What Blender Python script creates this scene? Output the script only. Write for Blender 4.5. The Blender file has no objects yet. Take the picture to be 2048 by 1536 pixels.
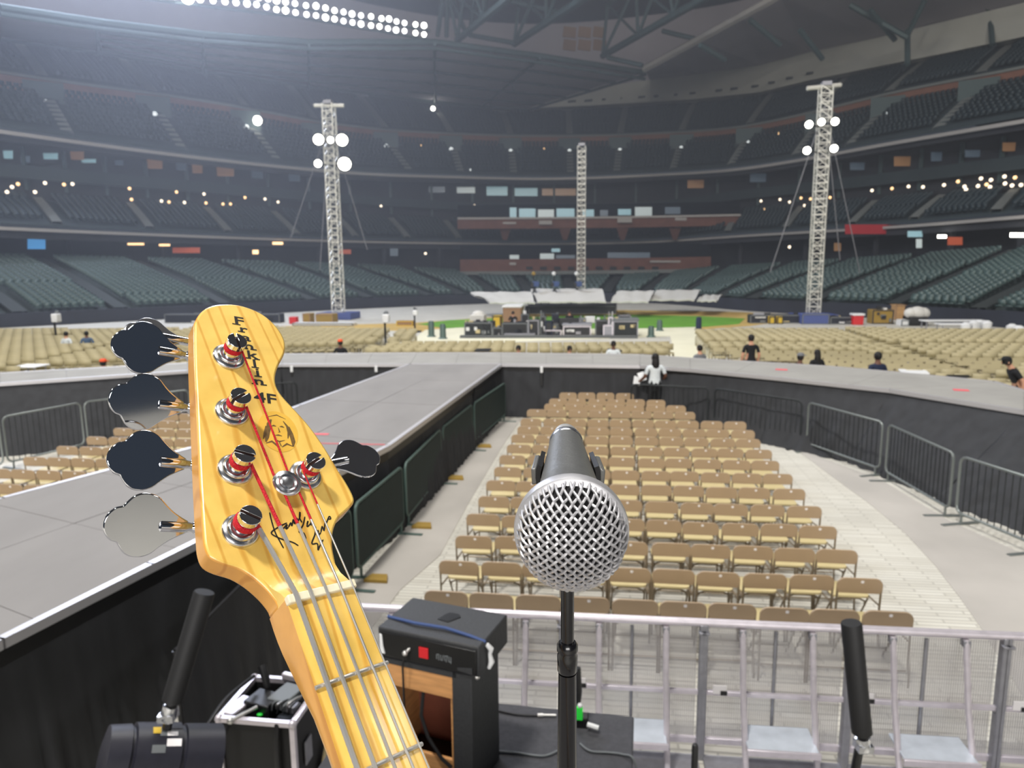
import bpy, bmesh, math, random
import numpy as np
from mathutils import Matrix, Vector
random.seed(7); rng = np.random.default_rng(7)
SC = bpy.context.scene; COL = SC.collection
R = math.radians
# ---------------------------------------------------------------- camera
FPX, CAMH, PITCH, ROLL = 1450.0, 3.8, R(9.3), R(0.6)
_fw = Vector((0, math.cos(PITCH), -math.sin(PITCH))); _up = Vector((0, math.sin(PITCH), math.cos(PITCH))); _rt = Vector((1, 0, 0))
_c, _s = math.cos(ROLL), math.sin(ROLL)
CR = _c*_rt - _s*_up; CU = _s*_rt + _c*_up; CF = _fw; CO = Vector((0, 0, CAMH))
cam_d = bpy.data.cameras.new('camera'); cam = bpy.data.objects.new('camera', cam_d); COL.objects.link(cam)
cam.matrix_world = Matrix(((CR.x, CU.x, -CF.x, CO.x), (CR.y, CU.y, -CF.y, CO.y), (CR.z, CU.z, -CF.z, CO.z), (0, 0, 0, 1)))
cam_d.sensor_width = 36.0; cam_d.lens = FPX/2048*36.0; cam_d.clip_start = .02; cam_d.clip_end = 600
cam_d.dof.use_dof = True; cam_d.dof.focus_distance = .44; cam_d.dof.aperture_fstop = 17.0
SC.camera = cam
# ---------------------------------------------------------------- world, lights, exposure
SC.view_settings.view_transform = 'Standard'; SC.view_settings.look = 'None'
SC.view_settings.exposure = 0.0; SC.view_settings.gamma = 1.0; SC.view_settings.use_curve_mapping = False
w = bpy.data.worlds.new('world'); SC.world = w; w.use_nodes = True
w.node_tree.nodes['Background'].inputs[0].default_value = (.55, .68, .9, 1); w.node_tree.nodes['Background'].inputs[1].default_value = .07
def area(name, loc, target, size, power, col=(1, 1, 1), sy=None, spread=180):
    d = bpy.data.lights.new(name, 'AREA'); d.energy = power; d.color = col; d.size = size; d.spread = R(spread)
    if sy: d.shape = 'RECTANGLE'; d.size_y = sy
    o = bpy.data.objects.new(name, d); COL.objects.link(o); o.location = loc
    o.rotation_euler = (Vector(target)-Vector(loc)).to_track_quat('-Z', 'Y').to_euler(); return o
area('floodlight_bank_overhead', (-9, -8, 42), (0, 2, 2), 5, 15500, (1, .97, .92), 3)
area('floodlight_bank_field', (0, 34, 44), (0, 34, 0), 22, 13000, (1, .98, .95), 14)
area('floodlight_bank_roof_edge', (-34, 70, 37), (-10, 16, 4), 22, 25000, (.72, .80, 1), 2.5)
area('floodlight_bank_left', (-44, 8, 34), (10, 34, 0), 14, 6200, (1, .98, .95), 4)
area('fill_light_behind_camera', (0, -105, 32), (0, 40, 10), 70, 82000, (1, .97, .94), 24)  # added fill from behind the camera to brighten the chair backs
area('floodlight_bank_right', (44, 8, 34), (-5, 40, 4), 14, 3600, (1, .98, .95), 4)
SC.cycles.max_bounces = 6; SC.cycles.diffuse_bounces = 3; SC.cycles.glossy_bounces = 3; SC.cycles.transparent_max_bounces = 12
SC.cycles.sample_clamp_indirect = 4.0; SC.cycles.volume_bounces = 0
# ---------------------------------------------------------------- picture geometry: a pixel of the photograph to a point of the place
def ray(x, y): return CR*((x-1024)/FPX) + CU*(-(y-768)/FPX) + CF
def atz(x, y, z):
    d = ray(x, y); return CO + d*((z-CAMH)/d.z)
def aty(x, y, Y):
    d = ray(x, y); return CO + d*(Y/d.y)
def proj(p):
    v = Vector(p)-CO; z = v.dot(CF); return 1024+FPX*v.dot(CR)/z, 768-FPX*v.dot(CU)/z
# ---------------------------------------------------------------- materials
def lin(c):
    return tuple(((v/255)/12.92 if v/255 <= .04045 else ((v/255+.055)/1.055)**2.4) for v in c)
MATS = {}
def mat(name, rgb, rough=.6, metal=0., var=0., scale=8., bump=0., spec=.5, emit=None, alpha=1., coat=0., coords='obj', stretch=(1, 1, 1), rgb2=None, detail=4.):
    m = bpy.data.materials.new(name); m.use_nodes = True; MATS[name] = m
    nt = m.node_tree; b = nt.nodes['Principled BSDF']; N = nt.nodes.new; L = nt.links.new
    c = lin(rgb)
    b.inputs['Base Color'].default_value = (*c, 1); b.inputs['Roughness'].default_value = rough; b.inputs['Metallic'].default_value = metal
    b.inputs['Specular IOR Level'].default_value = spec; b.inputs['Coat Weight'].default_value = coat; b.inputs['Alpha'].default_value = alpha
    b.inputs['Coat Roughness'].default_value = .08
    if emit: b.inputs['Emission Color'].default_value = (*lin(emit[0]), 1); b.inputs['Emission Strength'].default_value = emit[1]
    if var or bump or rgb2:
        tc = N('ShaderNodeTexCoord'); mp = N('ShaderNodeMapping'); mp.inputs['Scale'].default_value = stretch
        if coords == 'world':
            g = N('ShaderNodeNewGeometry'); L(g.outputs['Position'], mp.inputs['Vector'])
        else: L(tc.outputs['Object'], mp.inputs['Vector'])
        nz = N('ShaderNodeTexNoise'); nz.inputs['Scale'].default_value = scale; nz.inputs['Detail'].default_value = detail
        L(mp.outputs[0], nz.inputs['Vector'])
        if var or rgb2:
            rp = N('ShaderNodeValToRGB'); rp.color_ramp.elements[0].position = .32; rp.color_ramp.elements[1].position = .68
            d = lin(rgb2) if rgb2 else tuple(v*(1-var) for v in c); e = c if rgb2 else tuple(min(1, v*(1+var)) for v in c)
            rp.color_ramp.elements[0].color = (*d, 1); rp.color_ramp.elements[1].color = (*e, 1)
            L(nz.outputs['Fac'], rp.inputs[0]); L(rp.outputs[0], b.inputs['Base Color'])
        if bump:
            bp = N('ShaderNodeBump'); bp.inputs['Strength'].default_value = bump; bp.inputs['Distance'].default_value = .02
            L(nz.outputs['Fac'], bp.inputs['Height']); L(bp.outputs[0], b.inputs['Normal'])
    return m
M = MATS
mat('chrome', (225, 226, 230), .06, 1.)
mat('chrome_post', (220, 221, 224), .24, 1., .08, 90)
mat('nickel', (206, 204, 200), .38, .75)
mat('silk', (196, 10, 32), .7, 0, .25, 900, .4)
mat('bone', (236, 226, 196), .4, 0, .05, 200)
mat('ink', (16, 12, 10), .6)
mat('portrait_ink', (104, 78, 34), .55, 0, .3, 300)
mat('portrait_tint', (232, 184, 76), .3, 0, .06, 80, coat=.5)
mat('slot_dark', (60, 34, 24), .6)
mat('mic_wire', (196, 195, 197), .36, .6)
mat('mic_foam', (16, 15, 17), .95)
mat('mic_body', (118, 118, 116), .38, .55, .06, 300, .05)
mat('black_plastic', (20, 20, 22), .45)
mat('black_gloss', (13, 13, 15), .25, coat=.3)
mat('black_vinyl', (44, 45, 47), .6, 0, .12, 60, .1)
mat('black_panel', (10, 10, 12), .35)
mat('foam_black', (17, 17, 19), .62, 0, .1, 60)
mat('lens_barrel', (34, 34, 44), .45, 0, .1, 30)
mat('alu', (212, 205, 212), .38, .5, .08, 12)
mat('alu_dull', (150, 150, 156), .5, .6, .1, 12)
mat('alu_plate', (216, 224, 234), .35, .35, .06, 10)
mat('case_black', (12, 12, 14), .6)
mat('wood_open', (190, 138, 86), .6, 0, .16, 7, stretch=(1, 1, 8))
mat('wood_red', (132, 74, 56), .6, 0, .15, 6)
mat('plywood', (176, 138, 92), .75, 0, .12, 5)
mat('riser_carpet', (66, 66, 70), .9, 0, .12, 40, .1)
mat('white_plastic', (225, 226, 226), .5)
mat('red', (200, 26, 34), .5)
mat('red_sign', (176, 34, 46), .6)
mat('blue_strap', (56, 76, 122), .7)
mat('green_glow', (40, 190, 60), .4, emit=((40, 200, 60), .35))
mat('yellow', (206, 172, 40), .6)
mat('yellow_pad', (150, 122, 52), .8, 0, .1, 9)
mat('chair_back', (166, 143, 115), .5, 0, .05, 3)
mat('chair_seat', (204, 188, 140), .5, 0, .05, 3)
mat('chair_leg', (128, 114, 94), .45, .3)
mat('chair_far', (172, 161, 126), .6, 0, .08, .35, coords='world')
mat('sticker', (236, 232, 232), .7)
mat('deck', (136, 133, 131), .85, 0, .08, 1.4, .05, coords='world', stretch=(1, .35, 1))
mat('deck_edge', (206, 204, 206), .4, .5)
mat('deck_wing_lit', (152, 150, 145), .8, 0, .08, 1.2, .05, coords='world')  # lighter copy of the deck, floor-reflected light put into its colour
mat('drape', (45, 46, 49), .85, 0, .18, 2.2, .35, coords='world', stretch=(2.2, 2.2, .5))
mat('tape_red', (226, 96, 104), .7)
mat('barrier_steel', (128, 134, 132), .42, .6)
mat('barrier_green', (84, 104, 98), .5, .3)
mat('scrim', (28, 42, 40), .8, 0, .1, 6)
mat('barrier_dark', (40, 44, 46), .55, .3)
mat('seat_green', (38, 52, 58), .5, 0, .12, .12, coords='world')
mat('seat_lower', (74, 92, 90), .34, 0, .15, .15, coords='world')
mat('seat_frame', (36, 46, 44), .6)
mat('tier', (52, 62, 62), .8, 0, .1, .3, coords='world')
mat('tier_upper', (44, 56, 60), .8, 0, .1, .3, coords='world')
mat('aisle_light', (120, 124, 122), .85)
mat('aisle_dark', (48, 54, 54), .9)
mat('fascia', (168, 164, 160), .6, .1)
mat('brick', (112, 74, 62), .85, 0, .12, 1.2, coords='world')
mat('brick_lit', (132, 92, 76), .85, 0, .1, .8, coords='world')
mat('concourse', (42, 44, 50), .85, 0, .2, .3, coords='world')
mat('suite_glass', (20, 24, 30), .9, spec=.1)
mat('col_green', (62, 80, 82), .6)
mat('truss_green', (74, 92, 94), .55, .2)
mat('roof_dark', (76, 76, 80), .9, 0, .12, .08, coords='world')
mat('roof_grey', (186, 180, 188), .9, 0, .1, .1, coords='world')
mat('roof_girder', (190, 190, 182), .7, 0, .05, .3, coords='world')
mat('vent_dark', (40, 42, 44), .8)
mat('tower_alu', (226, 224, 214), .4, .35, .08, 2)
mat('lamp_white', (255, 255, 250), .4, emit=((255, 252, 240), 9))
mat('lamp_flood', (255, 255, 250), .4, emit=((250, 250, 255), 5))
mat('lamp_soft', (235, 240, 240), .4, emit=((226, 236, 240), 1.0))
mat('lamp_warm', (255, 220, 170), .4, emit=((255, 206, 150), 2.2))
mat('lamp_bulb', (250, 240, 225), .4, emit=((255, 236, 210), 2.4))
mat('win_cool', (150, 190, 205), .3, emit=((150, 190, 200), .36))
mat('win_warm', (150, 116, 84), .3, emit=((170, 124, 84), .2))
mat('win_dim', (96, 110, 124), .3, emit=((80, 100, 120), .18))
mat('win_white', (200, 214, 216), .3, emit=((186, 200, 204), .32))
mat('screen_blue', (80, 150, 210), .3, emit=((80, 156, 220), .7))
mat('sign_orange', (180, 84, 54), .5, emit=((200, 90, 56), .22))
mat('grass', (96, 150, 40), .9, 0, .12, .8, coords='world')
mat('dirt', (190, 160, 92), .95, 0, .1, .7, coords='world')
mat('tarp', (206, 204, 198), .8, 0, .06, .6, .2, coords='world')
mat('cream_floor', (226, 222, 196), .8, 0, .05, .5, coords='world')
mat('wall_navy', (34, 38, 50), .7, 0, .2, .5, coords='world')
mat('skin_light', (196, 146, 118), .6)
mat('skin_dark', (104, 70, 54), .6)
mat('hair_black', (16, 13, 13), .7)
mat('cloth_white', (214, 220, 222), .85, 0, .06, 20)
mat('cloth_black', (20, 21, 25), .85, 0, .1, 20)
mat('cloth_navy', (30, 40, 66), .85)
mat('cloth_grey', (110, 112, 116), .85)
mat('cloth_blue', (74, 96, 124), .85)
mat('orange', (232, 84, 40), .7)
mat('blue_box', (70, 84, 140), .6)
mat('grey_gear', (110, 114, 116), .6, .2)
mat('tan_case', (150, 118, 88), .7)
# maple of the neck: amber varnish with long grain
def maple(name, rgb, rgb2):
    m = bpy.data.materials.new(name); m.use_nodes = True; M[name] = m
    nt = m.node_tree; b = nt.nodes['Principled BSDF']; N = nt.nodes.new; L = nt.links.new
    tc = N('ShaderNodeTexCoord'); mp = N('ShaderNodeMapping'); mp.inputs['Scale'].default_value = (24, 3.4, 24); mp.inputs['Rotation'].default_value = (0, 0, R(-6))
    L(tc.outputs['Object'], mp.inputs['Vector'])
    wv = N('ShaderNodeTexWave'); wv.wave_type = 'BANDS'; wv.bands_direction = 'X'; wv.inputs['Scale'].default_value = 1.1
    wv.inputs['Distortion'].default_value = 11; wv.inputs['Detail'].default_value = 2; wv.inputs['Detail Scale'].default_value = .7
    L(mp.outputs[0], wv.inputs['Vector'])
    nz = N('ShaderNodeTexNoise'); nz.inputs['Scale'].default_value = 46; nz.inputs['Detail'].default_value = 5; L(tc.outputs['Object'], nz.inputs['Vector'])
    rp = N('ShaderNodeValToRGB'); rp.color_ramp.elements[0].position = .0; rp.color_ramp.elements[1].position = .15
    rp.color_ramp.elements[0].color = (*lin(rgb2), 1); rp.color_ramp.elements[1].color = (*lin(rgb), 1)
    L(wv.outputs['Fac'], rp.inputs[0])
    r2 = N('ShaderNodeValToRGB'); r2.color_ramp.elements[0].position = .3; r2.color_ramp.elements[1].position = .7
    r2.color_ramp.elements[0].color = (.80, .76, .62, 1); r2.color_ramp.elements[1].color = (1, 1, 1, 1); L(nz.outputs['Fac'], r2.inputs[0])
    mx = N('ShaderNodeMix'); mx.data_type = 'RGBA'; mx.blend_type = 'MULTIPLY'; mx.inputs['Factor'].default_value = .8
    L(rp.outputs[0], mx.inputs['A']); L(r2.outputs[0], mx.inputs['B']); L(mx.outputs['Result'], b.inputs['Base Color'])
    b.inputs['Roughness'].default_value = .34; b.inputs['Coat Weight'].default_value = .35; b.inputs['Coat Roughness'].default_value = .12
maple('maple', (246, 206, 108), (226, 174, 78)); maple('maple_side_shaded', (226, 164, 78), (206, 142, 60))  # side copy of the same maple, darker: shade put into its colour
# event flooring: pale plank tiles with narrow dark joints, laid over the field
def floor_mat():
    m = bpy.data.materials.new('event_floor'); m.use_nodes = True; M['event_floor'] = m
    nt = m.node_tree; b = nt.nodes['Principled BSDF']; N = nt.nodes.new; L = nt.links.new
    g = N('ShaderNodeNewGeometry'); mp = N('ShaderNodeMapping'); mp.inputs['Rotation'].default_value = (0, 0, R(7.5)); L(g.outputs['Position'], mp.inputs['Vector'])
    bk = N('ShaderNodeTexBrick'); bk.inputs['Scale'].default_value = 1.0; bk.inputs['Brick Width'].default_value = .6; bk.inputs['Row Height'].default_value = .075
    bk.inputs['Mortar Size'].default_value = .011; bk.inputs['Mortar Smooth'].default_value = .3
    bk.inputs['Color1'].default_value = (*lin((222, 219, 208)), 1); bk.inputs['Color2'].default_value = (*lin((206, 202, 190)), 1); bk.inputs['Mortar'].default_value = (*lin((182, 178, 168)), 1)
    L(mp.outputs[0], bk.inputs['Vector'])
    nz = N('ShaderNodeTexNoise'); nz.inputs['Scale'].default_value = .8; nz.inputs['Detail'].default_value = 5; L(g.outputs['Position'], nz.inputs['Vector'])
    r2 = N('ShaderNodeValToRGB'); r2.color_ramp.elements[0].position = .3; r2.color_ramp.elements[1].position = .7
    r2.color_ramp.elements[0].color = (.84, .84, .84, 1); L(nz.outputs['Fac'], r2.inputs[0])
    mx = N('ShaderNodeMix'); mx.data_type = 'RGBA'; mx.blend_type = 'MULTIPLY'; mx.inputs['Factor'].default_value = .8
    L(bk.outputs['Color'], mx.inputs['A']); L(r2.outputs[0], mx.inputs['B']); L(mx.outputs['Result'], b.inputs['Base Color'])
    b.inputs['Roughness'].default_value = .55
    bp = N('ShaderNodeBump'); bp.inputs['Strength'].default_value = .3; bp.inputs['Distance'].default_value = .01; L(bk.outputs['Fac'], bp.inputs['Height']); bp.invert = True
    L(bp.outputs[0], b.inputs['Normal'])
floor_mat()
mat('floor_mat_grey', (176, 171, 164), .8, 0, .1, .7, .05, coords='world')
# perforated aluminium sheet: real holes, round, in a square grid
def perf_mat():
    m = bpy.data.materials.new('perforated_sheet'); m.use_nodes = True; M['perforated_sheet'] = m
    nt = m.node_tree; b = nt.nodes['Principled BSDF']; N = nt.nodes.new; L = nt.links.new
    b.inputs['Base Color'].default_value = (*lin((196, 194, 196)), 1); b.inputs['Metallic'].default_value = .6; b.inputs['Roughness'].default_value = .45
    tc = N('ShaderNodeTexCoord'); vm = N('ShaderNodeVectorMath'); vm.operation = 'FRACTION'; sc = N('ShaderNodeVectorMath'); sc.operation = 'SCALE'; sc.inputs['Scale'].default_value = 62
    L(tc.outputs['Object'], sc.inputs[0]); L(sc.outputs[0], vm.inputs[0])
    sp = N('ShaderNodeSeparateXYZ'); L(vm.outputs[0], sp.inputs[0])
    cb = N('ShaderNodeCombineXYZ'); L(sp.outputs['X'], cb.inputs['X']); L(sp.outputs['Z'], cb.inputs['Y'])
    ds = N('ShaderNodeVectorMath'); ds.operation = 'DISTANCE'; ds.inputs[1].default_value = (.5, .5, 0); L(cb.outputs[0], ds.inputs[0])
    gt = N('ShaderNodeMath'); gt.operation = 'GREATER_THAN'; gt.inputs[1].default_value = .38; L(ds.outputs['Value'], gt.inputs[0])
    L(gt.outputs[0], b.inputs['Alpha'])
perf_mat()
# ---------------------------------------------------------------- mesh helpers
class MB:
    def __init__(s): s.v = []; s.f = []; s.mi = []; s.M = None; s.m = 0
    def add(s, vs, fs):
        o = len(s.v)
        for p in vs:
            p = Vector(p); s.v.append(tuple(s.M @ p) if s.M else tuple(p))
        for f in fs: s.f.append(tuple(i+o for i in f)); s.mi.append(s.m)
    def box(s, c, d, rz=0, rot=None):
        x, y, z = d[0]/2, d[1]/2, d[2]/2
        vs = [Vector((sx*x, sy*y, sz*z)) for sz in (-1, 1) for sy in (-1, 1) for sx in (-1, 1)]
        Rm = rot if rot else Matrix.Rotation(rz, 3, 'Z')
        s.add([Rm @ v + Vector(c) for v in vs], [(0, 2, 3, 1), (4, 5, 7, 6), (0, 1, 5, 4), (2, 6, 7, 3), (0, 4, 6, 2), (1, 3, 7, 5)])
    def hexa(s, b, t):   # bottom quad, top quad
        n = len(b)
        s.add(list(b)+list(t), [tuple(range(n-1, -1, -1)), tuple(range(n, 2*n))]+[(i, (i+1) % n, n+(i+1) % n, n+i) for i in range(n)])
    def tube(s, p, r, n=6, caps=True):   # polyline, radius or list
        p = [Vector(q) for q in p]; k = len(p); rr = r if isinstance(r, (list, tuple)) else [r]*k
        vs = []; T = None; U = None
        for i in range(k):
            t = (p[min(i+1, k-1)]-p[max(i-1, 0)])
            if t.length < 1e-9: t = Vector((0, 0, 1))
            t.normalize()
            if U is None:
                U = t.orthogonal().normalized()
            else:
                U = (U - t*U.dot(t)); U = U.normalized() if U.length > 1e-6 else t.orthogonal().normalized()
            W = t.cross(U)
            for j in range(n):
                a = 2*math.pi*j/n; vs.append(p[i]+(U*math.cos(a)+W*math.sin(a))*rr[i])
        fs = [(i*n+j, i*n+(j+1) % n, (i+1)*n+(j+1) % n, (i+1)*n+j) for i in range(k-1) for j in range(n)]
        if caps: fs += [tuple(range(n-1, -1, -1)), tuple(range((k-1)*n, k*n))]
        s.add(vs, fs)
    def bar(s, a, b, w, h=None):  # square member
        s.tube([a, b], (w/2)*1.414, 4)
    def lathe(s, prof, n=24, A=None):  # profile (r,z), optional matrix
        vs = []; fs = []
        k = len(prof)
        for r, z in prof:
            for j in range(n):
                a = 2*math.pi*j/n; q = Vector((r*math.cos(a), r*math.sin(a), z)); vs.append(A @ q if A else q)
        fs = [(i*n+j, i*n+(j+1) % n, (i+1)*n+(j+1) % n, (i+1)*n+j) for i in range(k-1) for j in range(n)]
        if prof[0][0] > 1e-6: fs.append(tuple(range(n-1, -1, -1)))
        if prof[-1][0] > 1e-6: fs.append(tuple(range((k-1)*n, k*n)))
        s.add(vs, fs)
    def prism(s, pts, z0, z1, A=None):
        n = len(pts); vs = [Vector((x, y, z0)) for x, y in pts]+[Vector((x, y, z1)) for x, y in pts]
        if A: vs = [A @ v for v in vs]
        s.add(vs, [tuple(range(n-1, -1, -1)), tuple(range(n, 2*n))]+[(i, (i+1) % n, n+(i+1) % n, n+i) for i in range(n)])
    def ball(s, c, r, n=10, sq=(1, 1, 1)):
        pr = [(r*math.sin(math.pi*i/n), -r*math.cos(math.pi*i/n)) for i in range(n+1)]
        s.lathe([(max(a, 1e-7), b) for a, b in pr], n+2, Matrix.Translation(Vector(c)) @ Matrix.Diagonal((*sq, 1)))
    def mesh(s, name, mats, smooth=40):
        me = bpy.data.meshes.new(name); me.from_pydata(s.v, [], s.f)
        for m in ([mats] if isinstance(mats, str) else mats): me.materials.append(M[m])
        if isinstance(mats, (list, tuple)) and len(mats) > 1: me.polygons.foreach_set('material_index', s.mi)
        if smooth:
            me.polygons.foreach_set('use_smooth', [True]*len(me.polygons)); me.set_sharp_from_angle(angle=R(smooth))
        me.update(); return me
    def build(s, name, mats, parent=None, smooth=40, bevel=0, label=None):
        return link(name, s.mesh(name, mats, smooth), parent, bevel, label)
def link(name, me, parent=None, bevel=0, label=None, loc=None, rz=None):
    o = bpy.data.objects.new(name, me); COL.objects.link(o)
    if parent: o.parent = parent
    if bevel:
        b = o.modifiers.new('bevel', 'BEVEL'); b.width = bevel; b.segments = 2; b.limit_method = 'ANGLE'; b.angle_limit = R(35)
    if label: o['label'] = label
    if loc is not None: o.location = loc
    if rz is not None: o.rotation_euler = (0, 0, rz)
    return o
def tag(o, label, cat, group=None, kind=None):
    o['label'] = label
    if cat: o['category'] = cat
    if group: o['group'] = group
    if kind: o['kind'] = kind
    return o
def thing(name, label, cat, loc=(0, 0, 0), rz=0, group=None, kind=None):
    o = bpy.data.objects.new(name, None); COL.objects.link(o); o.location = loc; o.rotation_euler = (0, 0, rz); o.empty_display_size = .1
    return tag(o, label, cat, group, kind)
def struct(o, label): o['kind'] = 'structure'; o['label'] = label; return o
def npmesh(name, V, F, mats, mi=None, smooth=False):
    me = bpy.data.meshes.new(name); V = np.asarray(V, np.float32).reshape(-1, 3); F = np.asarray(F, np.int32); k = F.shape[1]
    me.vertices.add(len(V)); me.vertices.foreach_set('co', V.ravel()); me.loops.add(F.size); me.loops.foreach_set('vertex_index', F.ravel())
    me.polygons.add(len(F)); me.polygons.foreach_set('loop_start', np.arange(0, F.size, k, dtype=np.int32))
    for m in ([mats] if isinstance(mats, str) else mats): me.materials.append(M[m])
    if mi is not None: me.polygons.foreach_set('material_index', np.asarray(mi, np.int32))
    me.update(calc_edges=True); me.validate(); return me
def scatter(base_v, base_f, pos, rot, scl=None):  # many copies of a small quad mesh as arrays
    bv = np.asarray(base_v, float); bf = np.asarray(base_f); n = len(pos); c, s_ = np.cos(rot), np.sin(rot)
    V = np.empty((n, len(bv), 3))
    V[:, :, 0] = c[:, None]*bv[None, :, 0]-s_[:, None]*bv[None, :, 1]+pos[:, None, 0]
    V[:, :, 1] = s_[:, None]*bv[None, :, 0]+c[:, None]*bv[None, :, 1]+pos[:, None, 1]
    V[:, :, 2] = bv[None, :, 2]+pos[:, None, 2]
    F = (bf[None]+(np.arange(n)*len(bv))[:, None, None]).reshape(-1, bf.shape[1])
    return V.reshape(-1, 3), F
ORD = ['first', 'second', 'third', 'fourth', 'fifth', 'sixth', 'seventh', 'eighth', 'ninth', 'tenth', 'eleventh', 'twelfth', 'thirteenth', 'fourteenth', 'fifteenth', 'sixteenth',
       'seventeenth', 'eighteenth', 'nineteenth', 'twentieth']
YAW = R(-7.5); E1 = Vector((math.cos(YAW), math.sin(YAW), 0)); E2 = Vector((-math.sin(YAW), math.cos(YAW), 0))
# ================================================================ floor and field
def poly(name, pts, mats, z, th=.0):
    b = MB(); b.prism([(p[0], p[1]) for p in pts], z-th, z); return b.build(name, mats, smooth=0)
fl = MB(); fl.add([(-110, -30, 0), (110, -30, 0), (110, 135, 0), (-110, 135, 0)], [(0, 1, 2, 3)])
FLOOR = struct(fl.build('floor', 'event_floor', smooth=0), 'pale plank-tile event floor laid over the ballpark field')
def fpoly(pix, z): return [atz(x, y, z) for x, y in pix]
def ccw(p):
    a = sum(p[i][0]*p[(i+1) % len(p)][1]-p[(i+1) % len(p)][0]*p[i][1] for i in range(len(p))); return p if a > 0 else p[::-1]
def fslab(name, pix, m, z, th, label):
    return struct(poly(name, ccw(fpoly(pix, z)), m, z, th), label)
fslab('trim_1', [(1573, 883), (1640, 935), (1730, 1000), (1808, 1063), (1870, 1130), (1920, 1195), (1964, 1258), (2150, 1560), (2600, 1560), (2260, 1230), (2048, 1108), (1900, 1042), (1760, 958), (1600, 900)], 'floor_mat_grey', .008, .008,
      'grey floor matting along the aisle beside the right crowd barriers')
fslab('trim_2', [(1042, 838), (1002, 842), (945, 897), (884, 962), (808, 1062), (706, 1172), (500, 1420), (620, 1420), (800, 1180), (880, 1110), (935, 1010), (1000, 900)], 'floor_mat_grey', .008, .008,
      'grey floor matting beside the runway barriers')
fslab('trim_3', [(560, 652), (820, 646), (1000, 633), (1120, 622), (1250, 620), (1480, 624), (1640, 632), (1500, 652), (1330, 664), (850, 664)], 'dirt', .006, .006, 'tan infield dirt around the grass')
fslab('trim_4', [(835, 648), (900, 640), (1000, 636), (1120, 632), (1250, 629), (1400, 632), (1490, 637), (1478, 648), (1380, 656), (1250, 658), (900, 658)], 'grass', .012, .006, 'bright green infield grass')
fslab('trim_5', [(850, 660), (920, 655), (1240, 658), (1395, 654), (1400, 668), (1425, 700), (1440, 716), (1330, 716), (1345, 690), (1340, 672), (850, 690), (800, 700)], 'cream_floor', .018, .012, 'cream floor walkway by the mixing position')

# ================================================================ seating bowl
XC = [-900, -500, 0, 400, 700, 925, 1100, 1300, 1500, 1800, 2048, 2500, 2900]
def curve(Y, ypx=None, z=None):
    def f(x):
        i = max(0, min(len(XC)-2, int(np.searchsorted(XC, x)-1)))
        def her(V):
            def sl(k):
                a, b = max(k-1, 0), min(k+1, len(XC)-1); return (V[b]-V[a])/(XC[b]-XC[a])
            h = XC[i+1]-XC[i]; t = (x-XC[i])/h
            return ((2*t**3-3*t**2+1)*V[i]+(t**3-2*t**2+t)*h*sl(i)+(-2*t**3+3*t**2)*V[i+1]+(t**3-t**2)*h*sl(i+1))
        YY = her(Y)
        if z is not None:
            d = ray(x, 540); p = CO+d*(YY/d.y); return Vector((p.x, p.y, z))
        return aty(x, her(ypx), YY)
    return f
Yf = [34, 41, 49.5, 58, 67, 73, 76, 72, 58.5, 48.5, 41, 32, 28]
Yb = [44, 52, 62, 75, 88, 98, 102, 99, 88, 68, 56, 44, 38]
Ym = [42, 50, 59, 75, 90, 100, 104, 101, 88, 69, 57, 45, 39]
yb = [515, 520, 526, 533, 540, 550, 552, 550, 541, 526, 509, 486, 472]
ym = [405, 430, 455, 472, 482, 486, 487, 483, 470, 452, 432, 395, 370]
ymb = [330, 362, 398, 420, 437, 447, 448, 446, 427, 404, 384, 345, 310]
yur = [130, 190, 262, 315, 345, 354, 357, 350, 335, 283, 241, 165, 100]
yor = [20, 95, 180, 230, 277, 291, 294, 290, 276, 214, 171, 80, 0]
yub = [-150, -40, 80, 140, 190, 215, 218, 205, 190, 126, 75, -30, -130]
off = lambda L, d: [a+d for a in L]
c_front = curve(Yf, z=.6); c_lback = curve(Yb, yb); c_mid = curve(Ym, ym); c_mback = curve(off(Ym, 9), ymb)
c_urail = curve(off(Ym, 6), yur); c_or = curve(off(Ym, 14), yor); c_uback = curve(off(Ym, 29), yub)
c_lwall = curve(off(Yb, 4), yb)
GX = np.linspace(-900, 2900, 230)
def tier(name, fa, fb, rows, m, label, dz0=0.):
    V = []; F = []; n = len(GX)
    A = [fa(x)+Vector((0, 0, dz0)) for x in GX]; B = [fb(x) for x in GX]
    for k in range(rows):
        for t, zt in ((k/rows, k/rows), (k/rows, (k+1)/rows)):
            for a, b in zip(A, B): p = a.lerp(b, t); V.append((p.x, p.y, a.z+(b.z-a.z)*zt))
    for b in B: V.append(tuple(b))
    for r in range(2*rows):
        for i in range(n-1): F.append((r*n+i, r*n+i+1, (r+1)*n+i+1, (r+1)*n+i))
    return struct(link(name, npmesh(name, V, F, m)), label)
TL = tier('seating_tier_lower', c_front, c_lback, 26, 'tier', 'stepped dark concrete of the lower seating bowl')
TM = tier('seating_tier_middle', c_mid, c_mback, 12, 'tier_upper', 'stepped dark concrete of the middle seating deck', .3)
TU1 = tier('seating_tier_upper', c_urail, c_or, 9, 'tier_upper', 'stepped dark concrete of the upper deck below its cross aisle', .3)
TU2 = tier('seating_tier_top', c_or, c_uback, 18, 'tier_upper', 'stepped dark concrete of the topmost seating deck', 1.6)
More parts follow.
